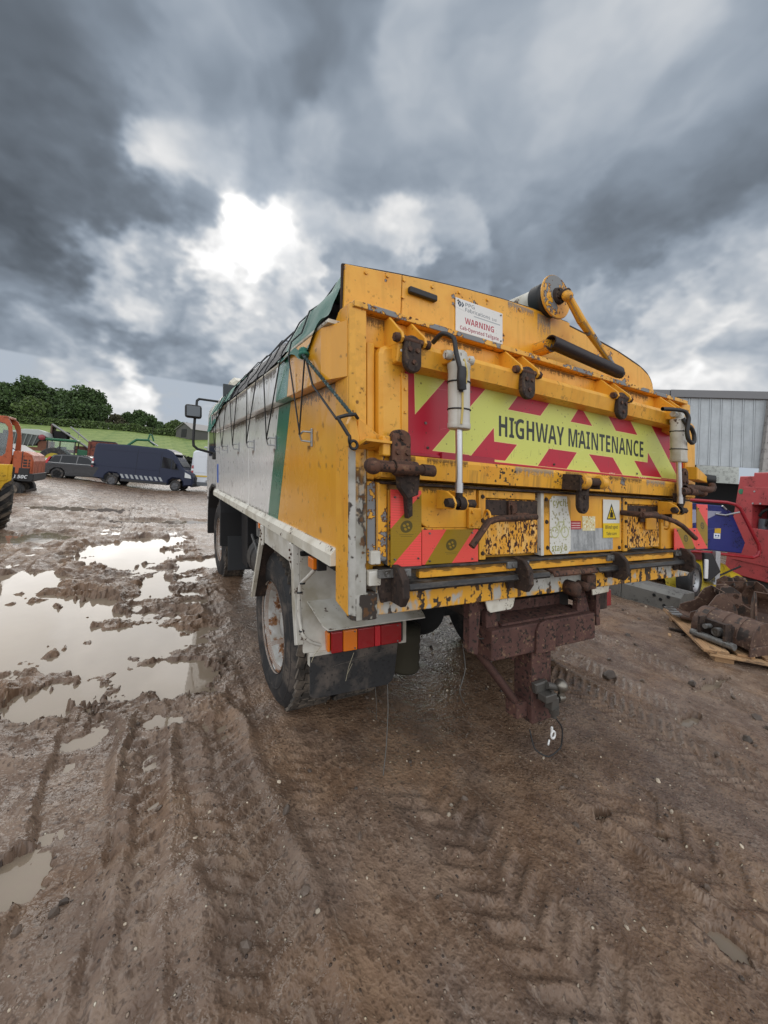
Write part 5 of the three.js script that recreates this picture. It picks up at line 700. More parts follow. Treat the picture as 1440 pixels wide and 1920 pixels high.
// --- stains on the lorry, where the photograph shows rust and dirt that has run from edges and fixings
{
  const face = (x0, x1, y0, y1, z, m) => { const g = new THREE.PlaneGeometry(x1 - x0, y1 - y0).translate((x0 + x1) / 2, (y0 + y1) / 2, z); const q = P('stain', g, m, lorry, null, true); q.castShadow = false; return q; };
  const flank = (z0, z1, y0, y1, x, m) => { const g = new THREE.PlaneGeometry(Math.abs(z1 - z0), y1 - y0).rotateY(-Math.PI / 2).translate(x, (y0 + y1) / 2, (z0 + z1) / 2); const q = P('stain', g, m, lorry, null, true); q.castShadow = false; };
  for (const [x, w, h, m] of [[0.72, 0.10, 0.08, M.runDirt], [0.86, 0.2, 0.05, M.runDirt], [1.30, 0.25, 0.07, M.runPale], [1.62, 0.16, 0.08, M.runDirt], [1.95, 0.3, 0.05, M.runDirt], [2.28, 0.2, 0.075, M.runPale], [2.62, 0.18, 0.07, M.runDirt]]) face(x, x + w, 1.43 - h, 1.43, -1.1585, m);
  for (const [x, w, h, m] of [[0.76, 0.05, 0.12, M.runRust], [1.31, 0.07, 0.10, M.runRust], [1.97, 0.08, 0.10, M.runRust], [2.5, 0.08, 0.1, M.runRust]]) face(x, x + w, 1.80 - h, 1.80, -1.136, m);
  for (const [x, w, y, h, m] of [[0.87, 0.26, 1.325, 0.05, M.runDirt], [1.525, 0.05, 1.30, 0.16, M.runDirt], [1.66, 0.05, 1.25, 0.1, M.runRust]]) face(x, x + w, y - h, y, -1.2025, m);
  for (const [x, w, y, h, m] of [[1.42, 0.18, 2.184, 0.07, M.runPale], [1.62, 0.10, 2.18, 0.20, M.runPale]]) face(x, x + w, y - h, y, -1.3075, m);
  for (const [x, w, y, h, m] of [[0.66, 0.12, 1.90, 0.08, M.runDirt], [0.9, 0.3, 1.9, 0.05, M.runDirt], [1.5, 0.3, 1.9, 0.05, M.runDirt], [2.15, 0.3, 1.9, 0.06, M.runDirt]]) face(x, x + w, y - h, y, -1.2305, m);
  for (let i = 0; i < 9; i++) face(0.75 + i * 0.228, 0.75 + i * 0.228 + 0.21, 0.955 - 0.03 * (i % 3), 0.983, -1.2065, i % 3 ? M.runDirt : M.runRust);
  face(0.735, 2.86, 1.001, 1.034, -1.1850, M.runDirt);
  for (const [z0, z1, y, h, m] of [[-1.345, -1.75, 1.678, 0.10, M.runPale], [-2.2, -2.7, 1.675, 0.09, M.runDirt], [-2.95, -3.6, 1.675, 0.08, M.runDirt], [-1.62, -1.66, 1.46, 0.06, M.runRust], [-2.19, -2.23, 1.46, 0.07, M.runRust], [-2.73, -2.78, 1.46, 0.08, M.runRust], [-3.27, -3.33, 1.46, 0.07, M.runRust]]) flank(z0, z1, y - h, y, SX - 0.0012, m);
  for (const [z0, z1] of [[-2.3, -2.9], [-2.95, -3.5], [-3.6, -4.4]]) { const g = new THREE.PlaneGeometry(z0 - z1, 0.05).rotateY(-Math.PI / 2).rotateX(0).translate(SX - 0.0012, 1.10, (z0 + z1) / 2); const uv = g.attributes.uv; for (let i = 0; i < uv.count; i++) uv.setY(i, 1 - uv.getY(i)); P('stain', g, M.runDirt, lorry, null, true).castShadow = false; }
  for (const [z0, z1, h] of [[-1.96, -2.6, 0.09], [-2.7, -3.4, 0.08], [-3.5, -4.4, 0.08]]) flank(z0, z1, 1.842 - h, 1.842, 0.5488, M.runDirt);
}
// ---------------------------------------------------------------- right of the lorry: open-sided shed, red machine, chipper, buckets
const speckBase = bake(512, 0.9, (u, v) => { const a = smp(FA, u, v), b = smp(FC, u, v), d = smp(FD, u, v); const o = mixc([1, 1, 1, 0.45, 0.6], [0.72, 0.72, 0.72, 0.6, 0.55], clamp((a - 0.42) * 3)); return mixc(o, [0.28, 0.26, 0.25, 0.75, 0.4], sstep(0.60, 0.645, a * 0.35 + b * 0.35 + d * 0.3)); }, { bump: 0.001 });
const speck = (c) => tinted(speckBase, c);
{
  const t = thing('open_shed', 'long grey metal clad open-fronted shed behind the lorry', 'shed', 15.54, 0, -7.35, -0.727);
  const clad = bake(512, 3, (u, v) => { const a = smp(FA, u, v), s = smp(FC, u * 2, v * 0.3), d = smp(FD, u, v); const l = 0.86 + 0.3 * (a - 0.5) + 0.12 * (s - 0.5) + 0.1 * (d - 0.5); return [0.47 * l, 0.51 * l, 0.53 * l, 0.5, 0.5]; }, { bump: 0.001 });
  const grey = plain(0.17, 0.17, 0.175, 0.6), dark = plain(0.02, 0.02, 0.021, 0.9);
  for (let i = -10; i < 30; i++) { const x = i * 0.325; mesh('cladding_panel', [box(x + 0.006, x + 0.319, 2.44, 4.80, -0.03, 0.0, 0.004), box(x + 0.27, x + 0.312, 2.44, 4.80, 0.0, 0.022, 0.006)], clad, t); }
  mesh('fascia', box(-3.5, -0.02, 4.76, 5.02, -0.12, 0.09, 0.01), grey, t); mesh('fascia', box(0.0, 9.9, 4.77, 5.03, -0.12, 0.10, 0.01), grey, t);
  mesh('roof', box(-3.5, 9.9, 4.90, 4.98, -9.5, -0.13, 0.01), grey, t);
  mesh('post', prism([[2.55, 0], [2.75, 0], [3.12, 4.75], [2.9, 4.75]], 'z', 0.03, 0.2, 0.01), speck([0.33, 0.31, 0.29]), t);
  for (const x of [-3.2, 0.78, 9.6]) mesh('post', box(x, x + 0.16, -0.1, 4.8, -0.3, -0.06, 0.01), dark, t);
  mesh('side_wall', box(9.7, 9.78, 0, 4.9, -9.5, -0.1, 0.01), grey, t); mesh('back_wall', box(-3.5, 9.9, -0.1, 1.97, -3.2, -3.1, 0.01), dark, t); mesh('rail', box(-3.4, 9.7, 1.90, 1.96, -3.1, -3.04, 0.01), dark, t);  // back wall near black: the shade inside the shed is in its colour
  const n = thing('pale_shed', 'pale sheeted roof seen through the open shed', 'shed', 15.54, 0, -7.35, -0.727);
  mesh('roof', [prism([[2.6, 2.2], [9.5, 2.2], [9.5, 4.4], [5.2, 3.55]], 'z', -13.1, -13.0, 0)], speck([0.62, 0.65, 0.60]), n); mesh('wall', box(2.7, 9.4, -0.1, 2.25, -13.3, -13.15, 0.01), speck([0.3, 0.3, 0.3]), n);
}
{
  const t = thing('red_machine', 'faded red metal machine cabinet with an opening in its door at the right edge', 'machine', 8.51, 0, -3.09, -2.045);
  const red = speck([0.46, 0.055, 0.06]), dk = plain(0.03, 0.03, 0.03, 0.8), hole = [[0.475, 0.92], [0.475, 1.29], [0.92, 1.31], [0.92, 0.92]];
  mesh('cabinet', prism([[0, 0.13], [2.1, 0.13], [2.1, 1.83], [0.48, 1.80], [0.475, 1.745], [0.24, 1.74]], 'z', -1.2, 0, 0.012, [hole]), red, t);
  mesh('door', prism([[0.15, 0.37], [1.3, 0.37], [1.3, 1.57], [0.335, 1.57]], 'z', 0.002, 0.018, 0.004, [hole.map(([x, y]) => [x + 0.01, y])]), red, t);
  mesh('base', box(0.08, 2.0, 0.0, 0.125, -1.1, -0.06, 0.01), dk, t); mesh('inner_box', box(0.4, 1.2, 0.8, 1.4, -0.6, -0.25, 0.01), dk, t);
  mesh('pump', [rod([0.55, 0.92, -0.12], [0.55, 1.08, -0.12], 0.07, 0.06), box(0.66, 0.80, 0.95, 1.2, -0.2, -0.1, 0.01)], plain(0.10, 0.11, 0.12, 0.4), t); mesh('hose', [pipe([[0.5, 1.12, -0.1], [0.58, 1.2, -0.08], [0.68, 1.27, -0.12]], 0.02, 16, 7), pipe([[0.62, 0.98, -0.08], [0.7, 1.1, -0.06], [0.82, 1.15, -0.1]], 0.015, 16, 7)], dk, t);
  mesh('bolt', [[0.52, 1.5], [0.50, 1.31], [0.62, 1.315]].map(([x, y]) => bolt(x, y, 0.022, 0.016)), M.galv, t);
  mesh('green_sticker', spin([[0, 0], [0.045, 0], [0.045, 0.003], [0, 0.003]], 'z', [0.275, 1.49, 0.002], 24), plain(0.03, 0.20, 0.10, 0.4), t, true);
  mesh('exhaust', [spin([[0.10, 1.80], [0.10, 1.86], [0.13, 1.87], [0.12, 1.95], [0.08, 2.02], [0, 2.04]], 'y', [0.72, 0, -0.35], 20)], M.primer, t);
}
{
  const t = thing('wood_chipper', 'blue chipper hopper with red tube frame on a small trailer wheel', 'chipper', 6.84, 0, -2.8, -0.495);
  const blue = speck([0.012, 0.022, 0.16]), redT = plain(0.30, 0.012, 0.02, 0.35);
  mesh('hopper', prism([[-0.9, 0.62], [-0.9, 1.28], [0.37, 1.25], [0.50, 1.16], [0.71, 0.74], [0.66, 0.585], [0.06, 0.605]], 'z', -0.6, 0, 0.012), blue, t);
  mesh('hopper_panel', prism([[-0.3, 1.17], [0.34, 1.165], [0.05, 1.0], [-0.3, 0.93]], 'z', 0.002, 0.008, 0.001), plain(0.30, 0.31, 0.40, 0.4), t);
  mesh('weld_line', rod([-0.3, 0.83, 0.004], [0.28, 0.92, 0.004], 0.004, 0.004, 6), plain(0.08, 0.09, 0.2, 0.4), t);
  mesh('tube_frame', poly([[-0.9, 1.31, 0.12], [0.30, 1.305, 0.12], [0.42, 1.285, 0.12], [0.50, 1.235, 0.12], [0.78, 0.74, 0.12], [0.795, 0.66, 0.12], [0.77, 0.59, 0.12], [0.70, 0.555, 0.12], [0.1, 0.585, 0.12], [-0.9, 0.60, 0.12]], 0.022, 10), redT, t);
  mesh('strut', [rod([0.50, 1.18, 0.12], [0.38, 1.12, 0.02], 0.012), rod([0.38, 1.12, 0.02], [0.24, 1.13, 0.01], 0.012), rod([0.40, 1.20, 0.01], [0.34, 1.25, 0.01], 0.012)], M.galv, t);
  mesh('warning_sticker', box(0.245, 0.335, 0.855, 0.925, 0.002, 0.005, 0.0005), plain(0.62, 0.38, 0.02, 0.4), t); mesh('label', plate(0.235, 0.33, 0.775, 0.85, 0.005, 0.003), print(0.095, 0.075, 2000, (c, w, h) => { c.fillStyle = '#dfe6ea'; c.fillRect(0, 0, w, h); c.fillStyle = '#1f3f7a'; for (const x of [0.028, 0.066]) { c.beginPath(); c.arc(x, 0.032, 0.013, 0, 7); c.fill(); } c.fillStyle = '#7a8790'; c.fillRect(0.012, 0.056, 0.07, 0.006); }), t, true);
  mesh('body', box(-1.0, -0.1, 0.45, 1.5, -1.3, -0.55, 0.02), redT, t); mesh('chassis', [box(-1.0, 0.2, 0.34, 0.42, -1.1, -0.2, 0.01), box(-0.4, 0.36, 0.44, 0.55, -0.4, -0.1, 0.01)], plain(0.17, 0.03, 0.035, 0.6), t);
  mesh('prop_leg', [box(0.105, 0.175, 0.2, 0.62, 0.14, 0.20, 0.006)], M.galv, t); mesh('prop_foot', box(0.05, 0.2, 0.17, 0.2, 0.08, 0.24, 0.006), M.galv, t);
  const w = new THREE.Group(); w.name = 'wheel'; w.position.set(-0.33, 0.235, 0.30); w.rotation.y = 0.62; t.add(w);
  mesh('tyre', spin([[0.15, 0.07], [0.19, 0.085], [0.235, 0.07], [0.25, 0.04], [0.25, -0.07], [0.235, -0.09], [0.15, -0.09]], 'z', [0, 0, 0], 40), M.rubber, w);
  mesh('rim', [spin([[0.155, 0.072], [0.15, 0.06], [0.135, 0.055], [0.125, 0.02], [0.085, 0.03], [0.05, 0.045], [0, 0.045]], 'z', [0, 0, 0], 36)], M.galv, w); mesh('rim_hole', Array.from({ length: 12 }, (_, i) => rod([0.108 * Math.cos(i * 0.5236), 0.108 * Math.sin(i * 0.5236), 0.02], [0.108 * Math.cos(i * 0.5236), 0.108 * Math.sin(i * 0.5236), 0.034], 0.011, 0.011, 8)), M.blackMatt, w);
  mesh('mudguard', [box(-0.15, -0.10, 0.26, 0.52, 0.30, 0.33, 0.01)], M.white, t); mesh('mudguard', [prism([[-0.10, 0.22], [-0.05, 0.22], [0.10, 0.36], [-0.02, 0.60], [-0.14, 0.60]], 'z', 0.24, 0.30, 0.01)], M.black, t);
}
{
  const t = thing('yellow_sheet', 'crumpled yellow plastic sheet heaped below the blue chipper hopper', 'sheet', 7.25, 0.02, -2.85, -0.55);
  const g = sheet((u, v) => { const x = lerp(-0.75, 0.42, u), k = fbm(u * 5, v * 5, 3, 4) - 0.5, y = 0.40 * Math.sin(Math.PI * Math.min(1, v * 1.1)) ** 0.6 * (0.85 + 0.4 * fbm(u * 3, 1, 9, 2)); return [x + 0.1 * k, Math.max(0.0, y * (1 - Math.abs(u - 0.5) ** 4 * 8)) + 0.06 * k * (v > 0.02 ? 1 : 0), lerp(0.35, -0.55, v) + 0.1 * k]; }, 34, 26);
  mesh('sheet', g, speck([0.62, 0.46, 0.02]), t); mesh('strap', pipe([[-0.25, 0.18, 0.30], [0.0, 0.24, 0.26], [0.2, 0.32, 0.22], [0.34, 0.38, 0.2]], 0.012, 16, 6), M.black, t);
  mesh('ground_strip', box(-0.6, 0.9, -0.01, 0.015, 0.30, 0.42, 0.004), M.black, t);
}
{
  const t = thing('steel_beam', 'long grey painted steel box beam lying on the mud right of the lorry', 'beam', 5.22, 0.02, -3.1, 0.0);
  const m = speck([0.17, 0.165, 0.15]);
  mesh('beam', [prism([[0, 0.0], [0, 0.19], [0.05, 0.235], [0.34, 0.235], [0.36, 0.0]], 'z', -0.9, 0.16, 0.006), prism([[0.0, 0.0], [0.01, 0.185], [0.07, 0.232], [0.33, 0.23], [0.36, 0.0]], 'z', 0.165, 0.82, 0.006)], m, t);
  mesh('lug', rod([-0.03, 0.14, -0.35], [-0.03, 0.14, -0.22], 0.022), M.galv, t); mesh('bolt_hole', [[0.55, 0.15], [0.62, 0.12], [0.7, 0.17], [0.66, 0.06]].map(([z, y]) => rod([-0.004, y, z], [0.003, y, z], 0.018, 0.018, 10)), M.blackMatt, t);
}
{
  const x0 = 4.10, z0 = -1.56, turn = 0.702, c = Math.cos(turn), s = Math.sin(turn), at = (x, z) => [x0 + c * x + s * z, z0 - s * x + c * z];
  const wood = (k) => bake(256, [1.2, 0.3], (u, v) => { const g = smp(FC, u * 0.12 + k, v * 3), a = smp(FA, u + k, v), d = smp(FD, u, v); let o = mixc([0.52, 0.33, 0.17, 0.7, 0.6], [0.30, 0.17, 0.085, 0.8, 0.4], clamp((g - 0.4) * 3)); return mixc(o, [0.13, 0.085, 0.055, 0.85, 0.4], sstep(0.52, 0.62, a * 0.7 + d * 0.3) * 0.8); }, { bump: 0.002 });
  const w0 = wood(0), W = [w0, tinted(w0, [0.85, 0.8, 0.75]), tinted(w0, [0.7, 0.66, 0.62])], p = thing('wooden_pallet', 'broken wooden pallet carrying the rusty excavator buckets', 'pallet', x0, 0, z0, turn);
  const rr = rng(5);
  for (let i = 0; i < 7; i++) { const z = i * 0.175; mesh('plank', rot(box(-0.02 + 0.02 * rr(), 1.06, 0.095, 0.115, z, z + 0.115 + 0.02 * rr(), 0.003), 'Y', (rr() - 0.5) * 0.03, [0.5, 0.1, z]), W[i % 3], p); }
  mesh('plank', rot(box(-0.05, 1.12, 0.097, 0.12, -0.06, 0.03, 0.003), 'Y', -0.02, [0, 0.1, 0]), W[1], p); mesh('plank', box(-0.05, 0.03, 0.072, 0.094, -0.02, 1.2, 0.003), W[0], p); mesh('plank', box(1.0, 1.09, 0.072, 0.094, -0.02, 1.2, 0.003), W[2], p);
  for (const [x, z] of [[-0.03, 0.02], [-0.03, 0.48], [-0.03, 1.05], [0.95, 0.0], [0.95, 1.05], [0.48, 0.5]]) mesh('block', box(x, x + 0.1, -0.02, 0.072, z, z + 0.13, 0.004), W[2], p);
  mesh('plank', rot(box(0.25, 0.95, 0.118, 0.133, 0.30, 0.40, 0.003), 'Y', 0.5, [0.5, 0.12, 0.3]), W[1], p);
  const sc = thing('wood_scrap', 'small pale splinter of wood on the ground beside the pallet', 'wood', 4.36, 0.03, -1.98, 0.5); mesh('splinter', box(-0.04, 0.04, 0, 0.01, -0.012, 0.012, 0.002), W[0], sc);
  // one digging bucket shape: floor and back wrapped round, cheeks, lip, teeth, ears
  const arc = (r, n, a0, a1, cx, cy) => Array.from({ length: n + 1 }, (_, i) => { const a = lerp(a0, a1, i / n); return [cx + r * Math.cos(a), cy + r * Math.sin(a)]; });
  function bucket(name, label, px, pz, y, ry, w, k, teeth, lean = 0) {
    const [gx, gz] = at(px, pz), g = thing(name, label, 'excavator bucket', gx, y, gz, turn + ry, 'rusty digger buckets'), q = new THREE.Group(); 
    const out = [[-0.30, 0.03], ...arc(0.20, 9, -Math.PI / 2 + 0.25, Math.PI / 2 - 0.5, 0.02, 0.20), [0.06, 0.46]].map(([a, b]) => [a * k, b * k]), inn = out.map(([a, b], i) => [a - 0.014 * (i > 2 ? 1 : 0.2), b + (i < 5 ? 0.014 : -0.002)]);
    const add = (n, gs, m = M.bucket) => { const ge = join(Array.isArray(gs) ? gs : [gs]); if (lean) ge.rotateX(lean); return mesh(n, ge, m, g); };
    add('shell', prism([...out, ...inn.reverse()], 'x', -w, 0, 0.001)); const cheek = [[-0.27, 0.035], ...out.slice(1).map(([a, b]) => [a / k, b / k]), [-0.02, 0.40], [-0.10, 0.22], [-0.26, 0.12]].map(([a, b]) => [a * k, b * k]);
    add('cheek', prism(cheek, 'x', -0.012, 0.006, 0.003)); add('cheek', prism(cheek, 'x', -w - 0.006, -w + 0.012, 0.003)); add('lip', box(-w - 0.01, 0.01, 0.012 * k, 0.042 * k, -0.36 * k, -0.24 * k, 0.004));
    if (teeth) for (let i = 0; i < 4; i++) { const x = -w + 0.03 + (w - 0.06) * i / 3; add('tooth', prism([[-0.45 * k, 0.03 * k], [-0.34 * k, 0.005], [-0.34 * k, 0.06 * k]], 'x', x - 0.025, x + 0.025, 0.003), M.steel); }
    for (const x of [-w * 0.68, -w * 0.32]) { const e = add('ear', prism([[0.05, 0.40], [0.19, 0.22], [0.30, 0.34], [0.27, 0.47], [0.16, 0.53], [0.06, 0.50]].map(([a, b]) => [a * k, b * k]), 'x', x - 0.012, x + 0.012, 0.004)); }
    add('pin_tube', [rod([-w * 0.72, 0.42 * k, 0.22 * k], [-w * 0.28, 0.42 * k, 0.22 * k], 0.032 * k), rod([-w * 0.72, 0.30 * k, 0.24 * k], [-w * 0.28, 0.30 * k, 0.24 * k], 0.028 * k)], M.rust);
    return g;
  }
  bucket('digging_bucket', 'rusty toothed bucket facing the lorry at the far end of the pallet', 0.98, 0.26, 0.12, 0.0, 0.30, 0.76, true, 0.10);
  bucket('digging_bucket', 'wide rusty bucket with round cross tubes at the right edge behind the dome shaped one', 0.82, 0.62, 0.12, 1.3, 0.55, 0.80, false, -0.2);
  bucket('digging_bucket', 'farthest brown bucket with a cross tube below the red machine', 1.42, 0.70, 0.05, 2.2, 0.55, 0.85, false, 0.2);
  {
    const [gx, gz] = at(0.12, 0.40), g = thing('ditching_bucket', 'dome shaped rusty bucket lying face down at the near corner of the pallet', 'excavator bucket', gx, 0.125, gz, turn + 0.668, 'rusty digger buckets');
    const D = arc(0.185, 16, 0, Math.PI, 0, 0.03).map(([a, b]) => [a * 0.95, b * 1.08]);
    // the length runs along local x away from the flat end
    mesh('shell', prism(D, 'x', 0.0, 0.46, 0.004), M.bucket, g); mesh('end_plate', prism([...D.map(([a, b]) => [a * 1.05, b * 1.03])], 'x', -0.012, 0.0, 0.003), M.bucket, g);
    mesh('end_band', prism([[-0.215, -0.015], [0.215, -0.015], [0.205, 0.05], [0.1, 0.062], [-0.1, 0.062], [-0.205, 0.05]], 'x', -0.03, -0.012, 0.004), M.bucket, g);
    for (const x of [0.10, 0.23, 0.36]) mesh('strap', prism([...arc(0.189, 12, 0.4, Math.PI - 0.25, 0, 0.03).map(([a, b]) => [a * 0.96, b * 1.09]), ...arc(0.178, 12, Math.PI - 0.25, 0.4, 0, 0.03)], 'x', x, x + 0.05, 0.002), M.bucket, g);
    mesh('mount_plate', [box(0.12, 0.34, 0.02, 0.17, -0.20, -0.15, 0.006), box(0.12, 0.14, 0.0, 0.19, -0.27, -0.18, 0.004), box(0.32, 0.34, 0.0, 0.19, -0.27, -0.18, 0.004)], M.rustDark, g);
    mesh('pin', [rod([0.06, 0.03, -0.25], [0.40, 0.03, -0.25], 0.028), rod([0.20, 0.10, -0.19], [0.20, 0.10, -0.26], 0.035), rod([0.28, 0.12, -0.2], [0.28, 0.12, -0.27], 0.02)], M.steel, g);
  }
}
{ const t = thing('metal_strip', 'thin curved strip of dark metal lying on the mud before the pallet', 'strip', 4.42, 0.035, -1.95, 0.4); mesh('strip', prism([...Array.from({ length: 10 }, (_, i) => [0.16 * Math.cos(1.9 - i * 0.26), 0.16 * Math.sin(1.9 - i * 0.26)]), ...Array.from({ length: 10 }, (_, i) => [0.135 * Math.cos(1.9 - (9 - i) * 0.26), 0.135 * Math.sin(1.9 - (9 - i) * 0.26)])], 'y', 0, 0.02, 0.001), M.rustDark, t); }
{ const t = thing('mud_lump', 'dark clod of mud on the ground right of the tow hitch', 'mud', 2.96, 0.04, -1.72, 0.3), g = new THREE.IcosahedronGeometry(0.045, 2), p = g.attributes.position; for (let i = 0; i < p.count; i++) { const k = 0.7 + 0.6 * fbm(p.getX(i) * 30 + 5, p.getY(i) * 30 + p.getZ(i) * 30, 4, 3); p.setXYZ(i, p.getX(i) * k * 1.5, p.getY(i) * k * 0.5, p.getZ(i) * k * 0.8); } g.computeVertexNormals(); mesh('lump', g, plain(0.07, 0.052, 0.04, 0.7), t); }
P('tail_lamp', [box(2.52, 2.86, 0.545, 0.66, -1.735, -1.69, 0.006)], M.redLens, lorry, 'right tail lamp');

// ---------------------------------------------------------------- left: loader, excavator and the vehicles across the yard
{
  const y = yardY(-2.2, -9.2), t = thing('yellow_loader', 'yellow loader with big lugged tyre cut off by the left edge', 'loader', -2.32, y, -9.25, 0.42);
  const yel = speck([0.72, 0.42, 0.02]); 
  for (const [dx, dz, nm] of [[-0.03, -0.05, 'tyre'], [-0.55, 1.0, 'tyre']]) {
    const ty = mesh(nm, spin([[0.27, 0.20], [0.36, 0.215], [0.48, 0.20], [0.515, 0.16], [0.52, 0], [0.515, -0.16], [0.48, -0.20], [0.27, -0.2]], 'x', [dx, 0.52, dz], 44), M.rubber, t), lug = [];
    for (let i = 0; i < 20; i++) for (const s of [-1, 1]) { const b = new THREE.BoxGeometry(0.23, 0.045, 0.055); b.rotateY(s * 0.75); b.translate(s * 0.095, 0.535, 0); b.rotateX((i + (s > 0 ? 0.5 : 0)) / 20 * Math.PI * 2); b.translate(dx, 0.52, dz); lug.push(b); }
    tag(mesh('lug', lug, M.tread, ty), null, null, null, 'stuff'); mesh('rim', spin([[0.27, 0.16], [0.2, 0.1], [0, 0.08]], 'x', [dx, 0.52, dz], 28), M.rim, ty);
  }
  mesh('body', [box(-1.6, 0.05, 0.84, 1.12, 0.48, 0.56, 0.02), prism([[-1.2, 1.12], [-1.2, 0.42], [-0.30, 0.50], [-0.06, 0.62], [0.02, 0.80], [0.10, 0.86], [0.10, 1.12]], 'z', 0.50, 0.55, 0.01), box(-2.0, -0.5, 0.5, 1.5, -1.5, -0.3, 0.03)], yel, t);
  mesh('bracket', [box(0.06, 0.14, 0.90, 1.08, 0.3, 0.5, 0.01), box(-0.12, -0.06, 1.0, 1.04, 0.55, 0.56, 0.002)], M.black, t);
}
{
  const y = yardY(-3.8, -17.4) , t = thing('orange_excavator', 'small orange tracked excavator with glazed cab at the left edge', 'excavator', -4.42, y, -17.0); t.scale.set(0.84, 1, 1);
  const org = speck([0.40, 0.085, 0.025]), glz = M.clearGlass, D = -1.75, o = 0.09;
  const cabH = [[[-0.62, 1.14], [0.02, 1.14], [0.22, 1.22], [0.30, 1.42], [0.30, 1.9], [0.22, 2.12], [-0.62, 2.20]].map(([a, b]) => [a + 0.06, b + o])][0];
  mesh('cab', [prism([[-0.8, 0.6], [0.50, 0.6], [0.58, 1.10], [0.55, 1.75], [0.49, 2.14], [0.40, 2.32], [0.28, 2.40], [-0.1, 2.42], [-0.8, 2.44]], 'z', -0.06, 0.0, 0.012, [[[-0.08, 1.16], [0.28, 1.16], [0.38, 1.26], [0.41, 1.9], [0.37, 2.10], [0.28, 2.2], [-0.04, 2.27]], [[-0.75, 1.16], [-0.18, 1.16], [-0.16, 2.27], [-0.75, 2.3]]]), prism([[-0.8, 0.6], [0.50, 0.6], [0.58, 1.10], [0.55, 1.75], [0.49, 2.14], [0.40, 2.32], [0.28, 2.40], [-0.1, 2.42], [-0.8, 2.44]], 'z', -1.0, -0.94, 0.012, [[[-0.7, 1.16], [0.38, 1.2], [0.41, 1.9], [0.28, 2.2], [-0.7, 2.3]]]), box(-0.8, 0.34, 2.36, 2.44, -0.94, -0.06, 0.02), box(-0.8, 0.5, 0.62, 1.12, -0.94, -0.06, 0.02)], org, t);
  mesh('window', prism([[-0.085, 1.155], [0.285, 1.155], [0.385, 1.255], [0.415, 1.9], [0.375, 2.105], [0.285, 2.205], [-0.045, 2.275]], 'z', -0.05, -0.04, 0.002), glz, t); mesh('window', prism([[-0.75, 1.155], [-0.175, 1.155], [-0.155, 2.275], [-0.75, 2.3]], 'z', -0.05, -0.04, 0.002), glz, t); mesh('seat', [box(-0.3, 0.15, 1.1, 1.9, -0.7, -0.4, 0.05), box(-0.6, -0.1, 1.0, 1.2, -0.7, -0.3, 0.05), box(0.2, 0.36, 1.1, 2.0, -0.2, -0.15, 0.01)], M.black, t);
  mesh('engine_cover', [prism([[0.585, 0.62], [0.60, 1.34], [0.70, 1.36], [1.0, 1.33], [1.16, 1.24], [1.22, 1.05], [1.22, 0.62]], 'z', D, 0.0, 0.04)], org, t); mesh('cover_gap', box(0.87, 0.90, 0.6, 1.36, 0.0, 0.004, 0.001), M.black, t);
  mesh('vent', [[0.93, 1.04], [1.08, 1.13]].map(([a, b]) => [0.86, 0.95, 1.04].map((q) => box(a, b, q, q + 0.06, 0.0, 0.006, 0.002))).flat(), M.black, t);
  mesh('counterweight', [prism([[0.80, 0.40], [0.82, 0.82], [1.14, 0.82], [1.14, 0.66], [1.28, 0.64], [1.28, 0.44], [1.2, 0.38]], 'z', D - 0.03, 0.03, 0.02), box(-0.8, 0.8, 0.42, 0.60, D, 0.0, 0.02)], M.black, t);
  mesh('lettering', plate(0.62, 1.12, 0.455, 0.635, 0.040, 0.006), print(0.5, 0.18, 1000, (c, w, h) => { c.fillStyle = '#16171a'; c.fillRect(0, 0, w, h); c.save(); c.transform(1, 0, -0.2, 1, 0, 0); text(c, 'B 50C', 0.05, 0.145, 0.15, '#d8dadb', 0.45); c.restore(); }), t, true);
  mesh('slew_ring', rod([-0.1, 0.34, -0.9], [-0.1, 0.45, -0.9], 0.45), M.blackMatt, t);
  for (const z of [-0.28, -1.75]) { const tr = mesh('track', prism([...arcT(-0.75), ...arcT(0.72)], 'z', z, z + 0.32, 0.02), M.rubber, t); mesh('sprocket', [rod([0.70, 0.12, z + 0.30], [0.70, 0.12, z + 0.36], 0.15, 0.15, 20), rod([0.70, 0.12, z + 0.34], [0.70, 0.12, z + 0.38], 0.06)], M.tread, tr); tag(mesh('track_pad', Array.from({ length: 26 }, (_, i) => box(-0.85 + i * 0.062, -0.82 + i * 0.062, -0.19, -0.165, z - 0.01, z + 0.33, 0.003)), M.tread, tr), null, null, null, 'stuff'); }
  mesh('dozer_blade', box(0.95, 1.05, -0.1, 0.08, -1.6, -0.2, 0.01), M.rustDark, t); mesh('boom', [prism([[-1.0, 1.0], [-0.8, 1.2], [-1.6, 2.6], [-1.9, 2.5]], 'z', -1.5, -1.2, 0.02)], org, t);
}
function arcT(cx) { const o = []; for (let i = 0; i <= 10; i++) { const a = (cx > 0 ? -1 : 1) * Math.PI / 2 + Math.PI * i / 10; o.push([cx + 0.27 * Math.cos(a), 0.10 + 0.27 * Math.sin(a)]); } return o; }
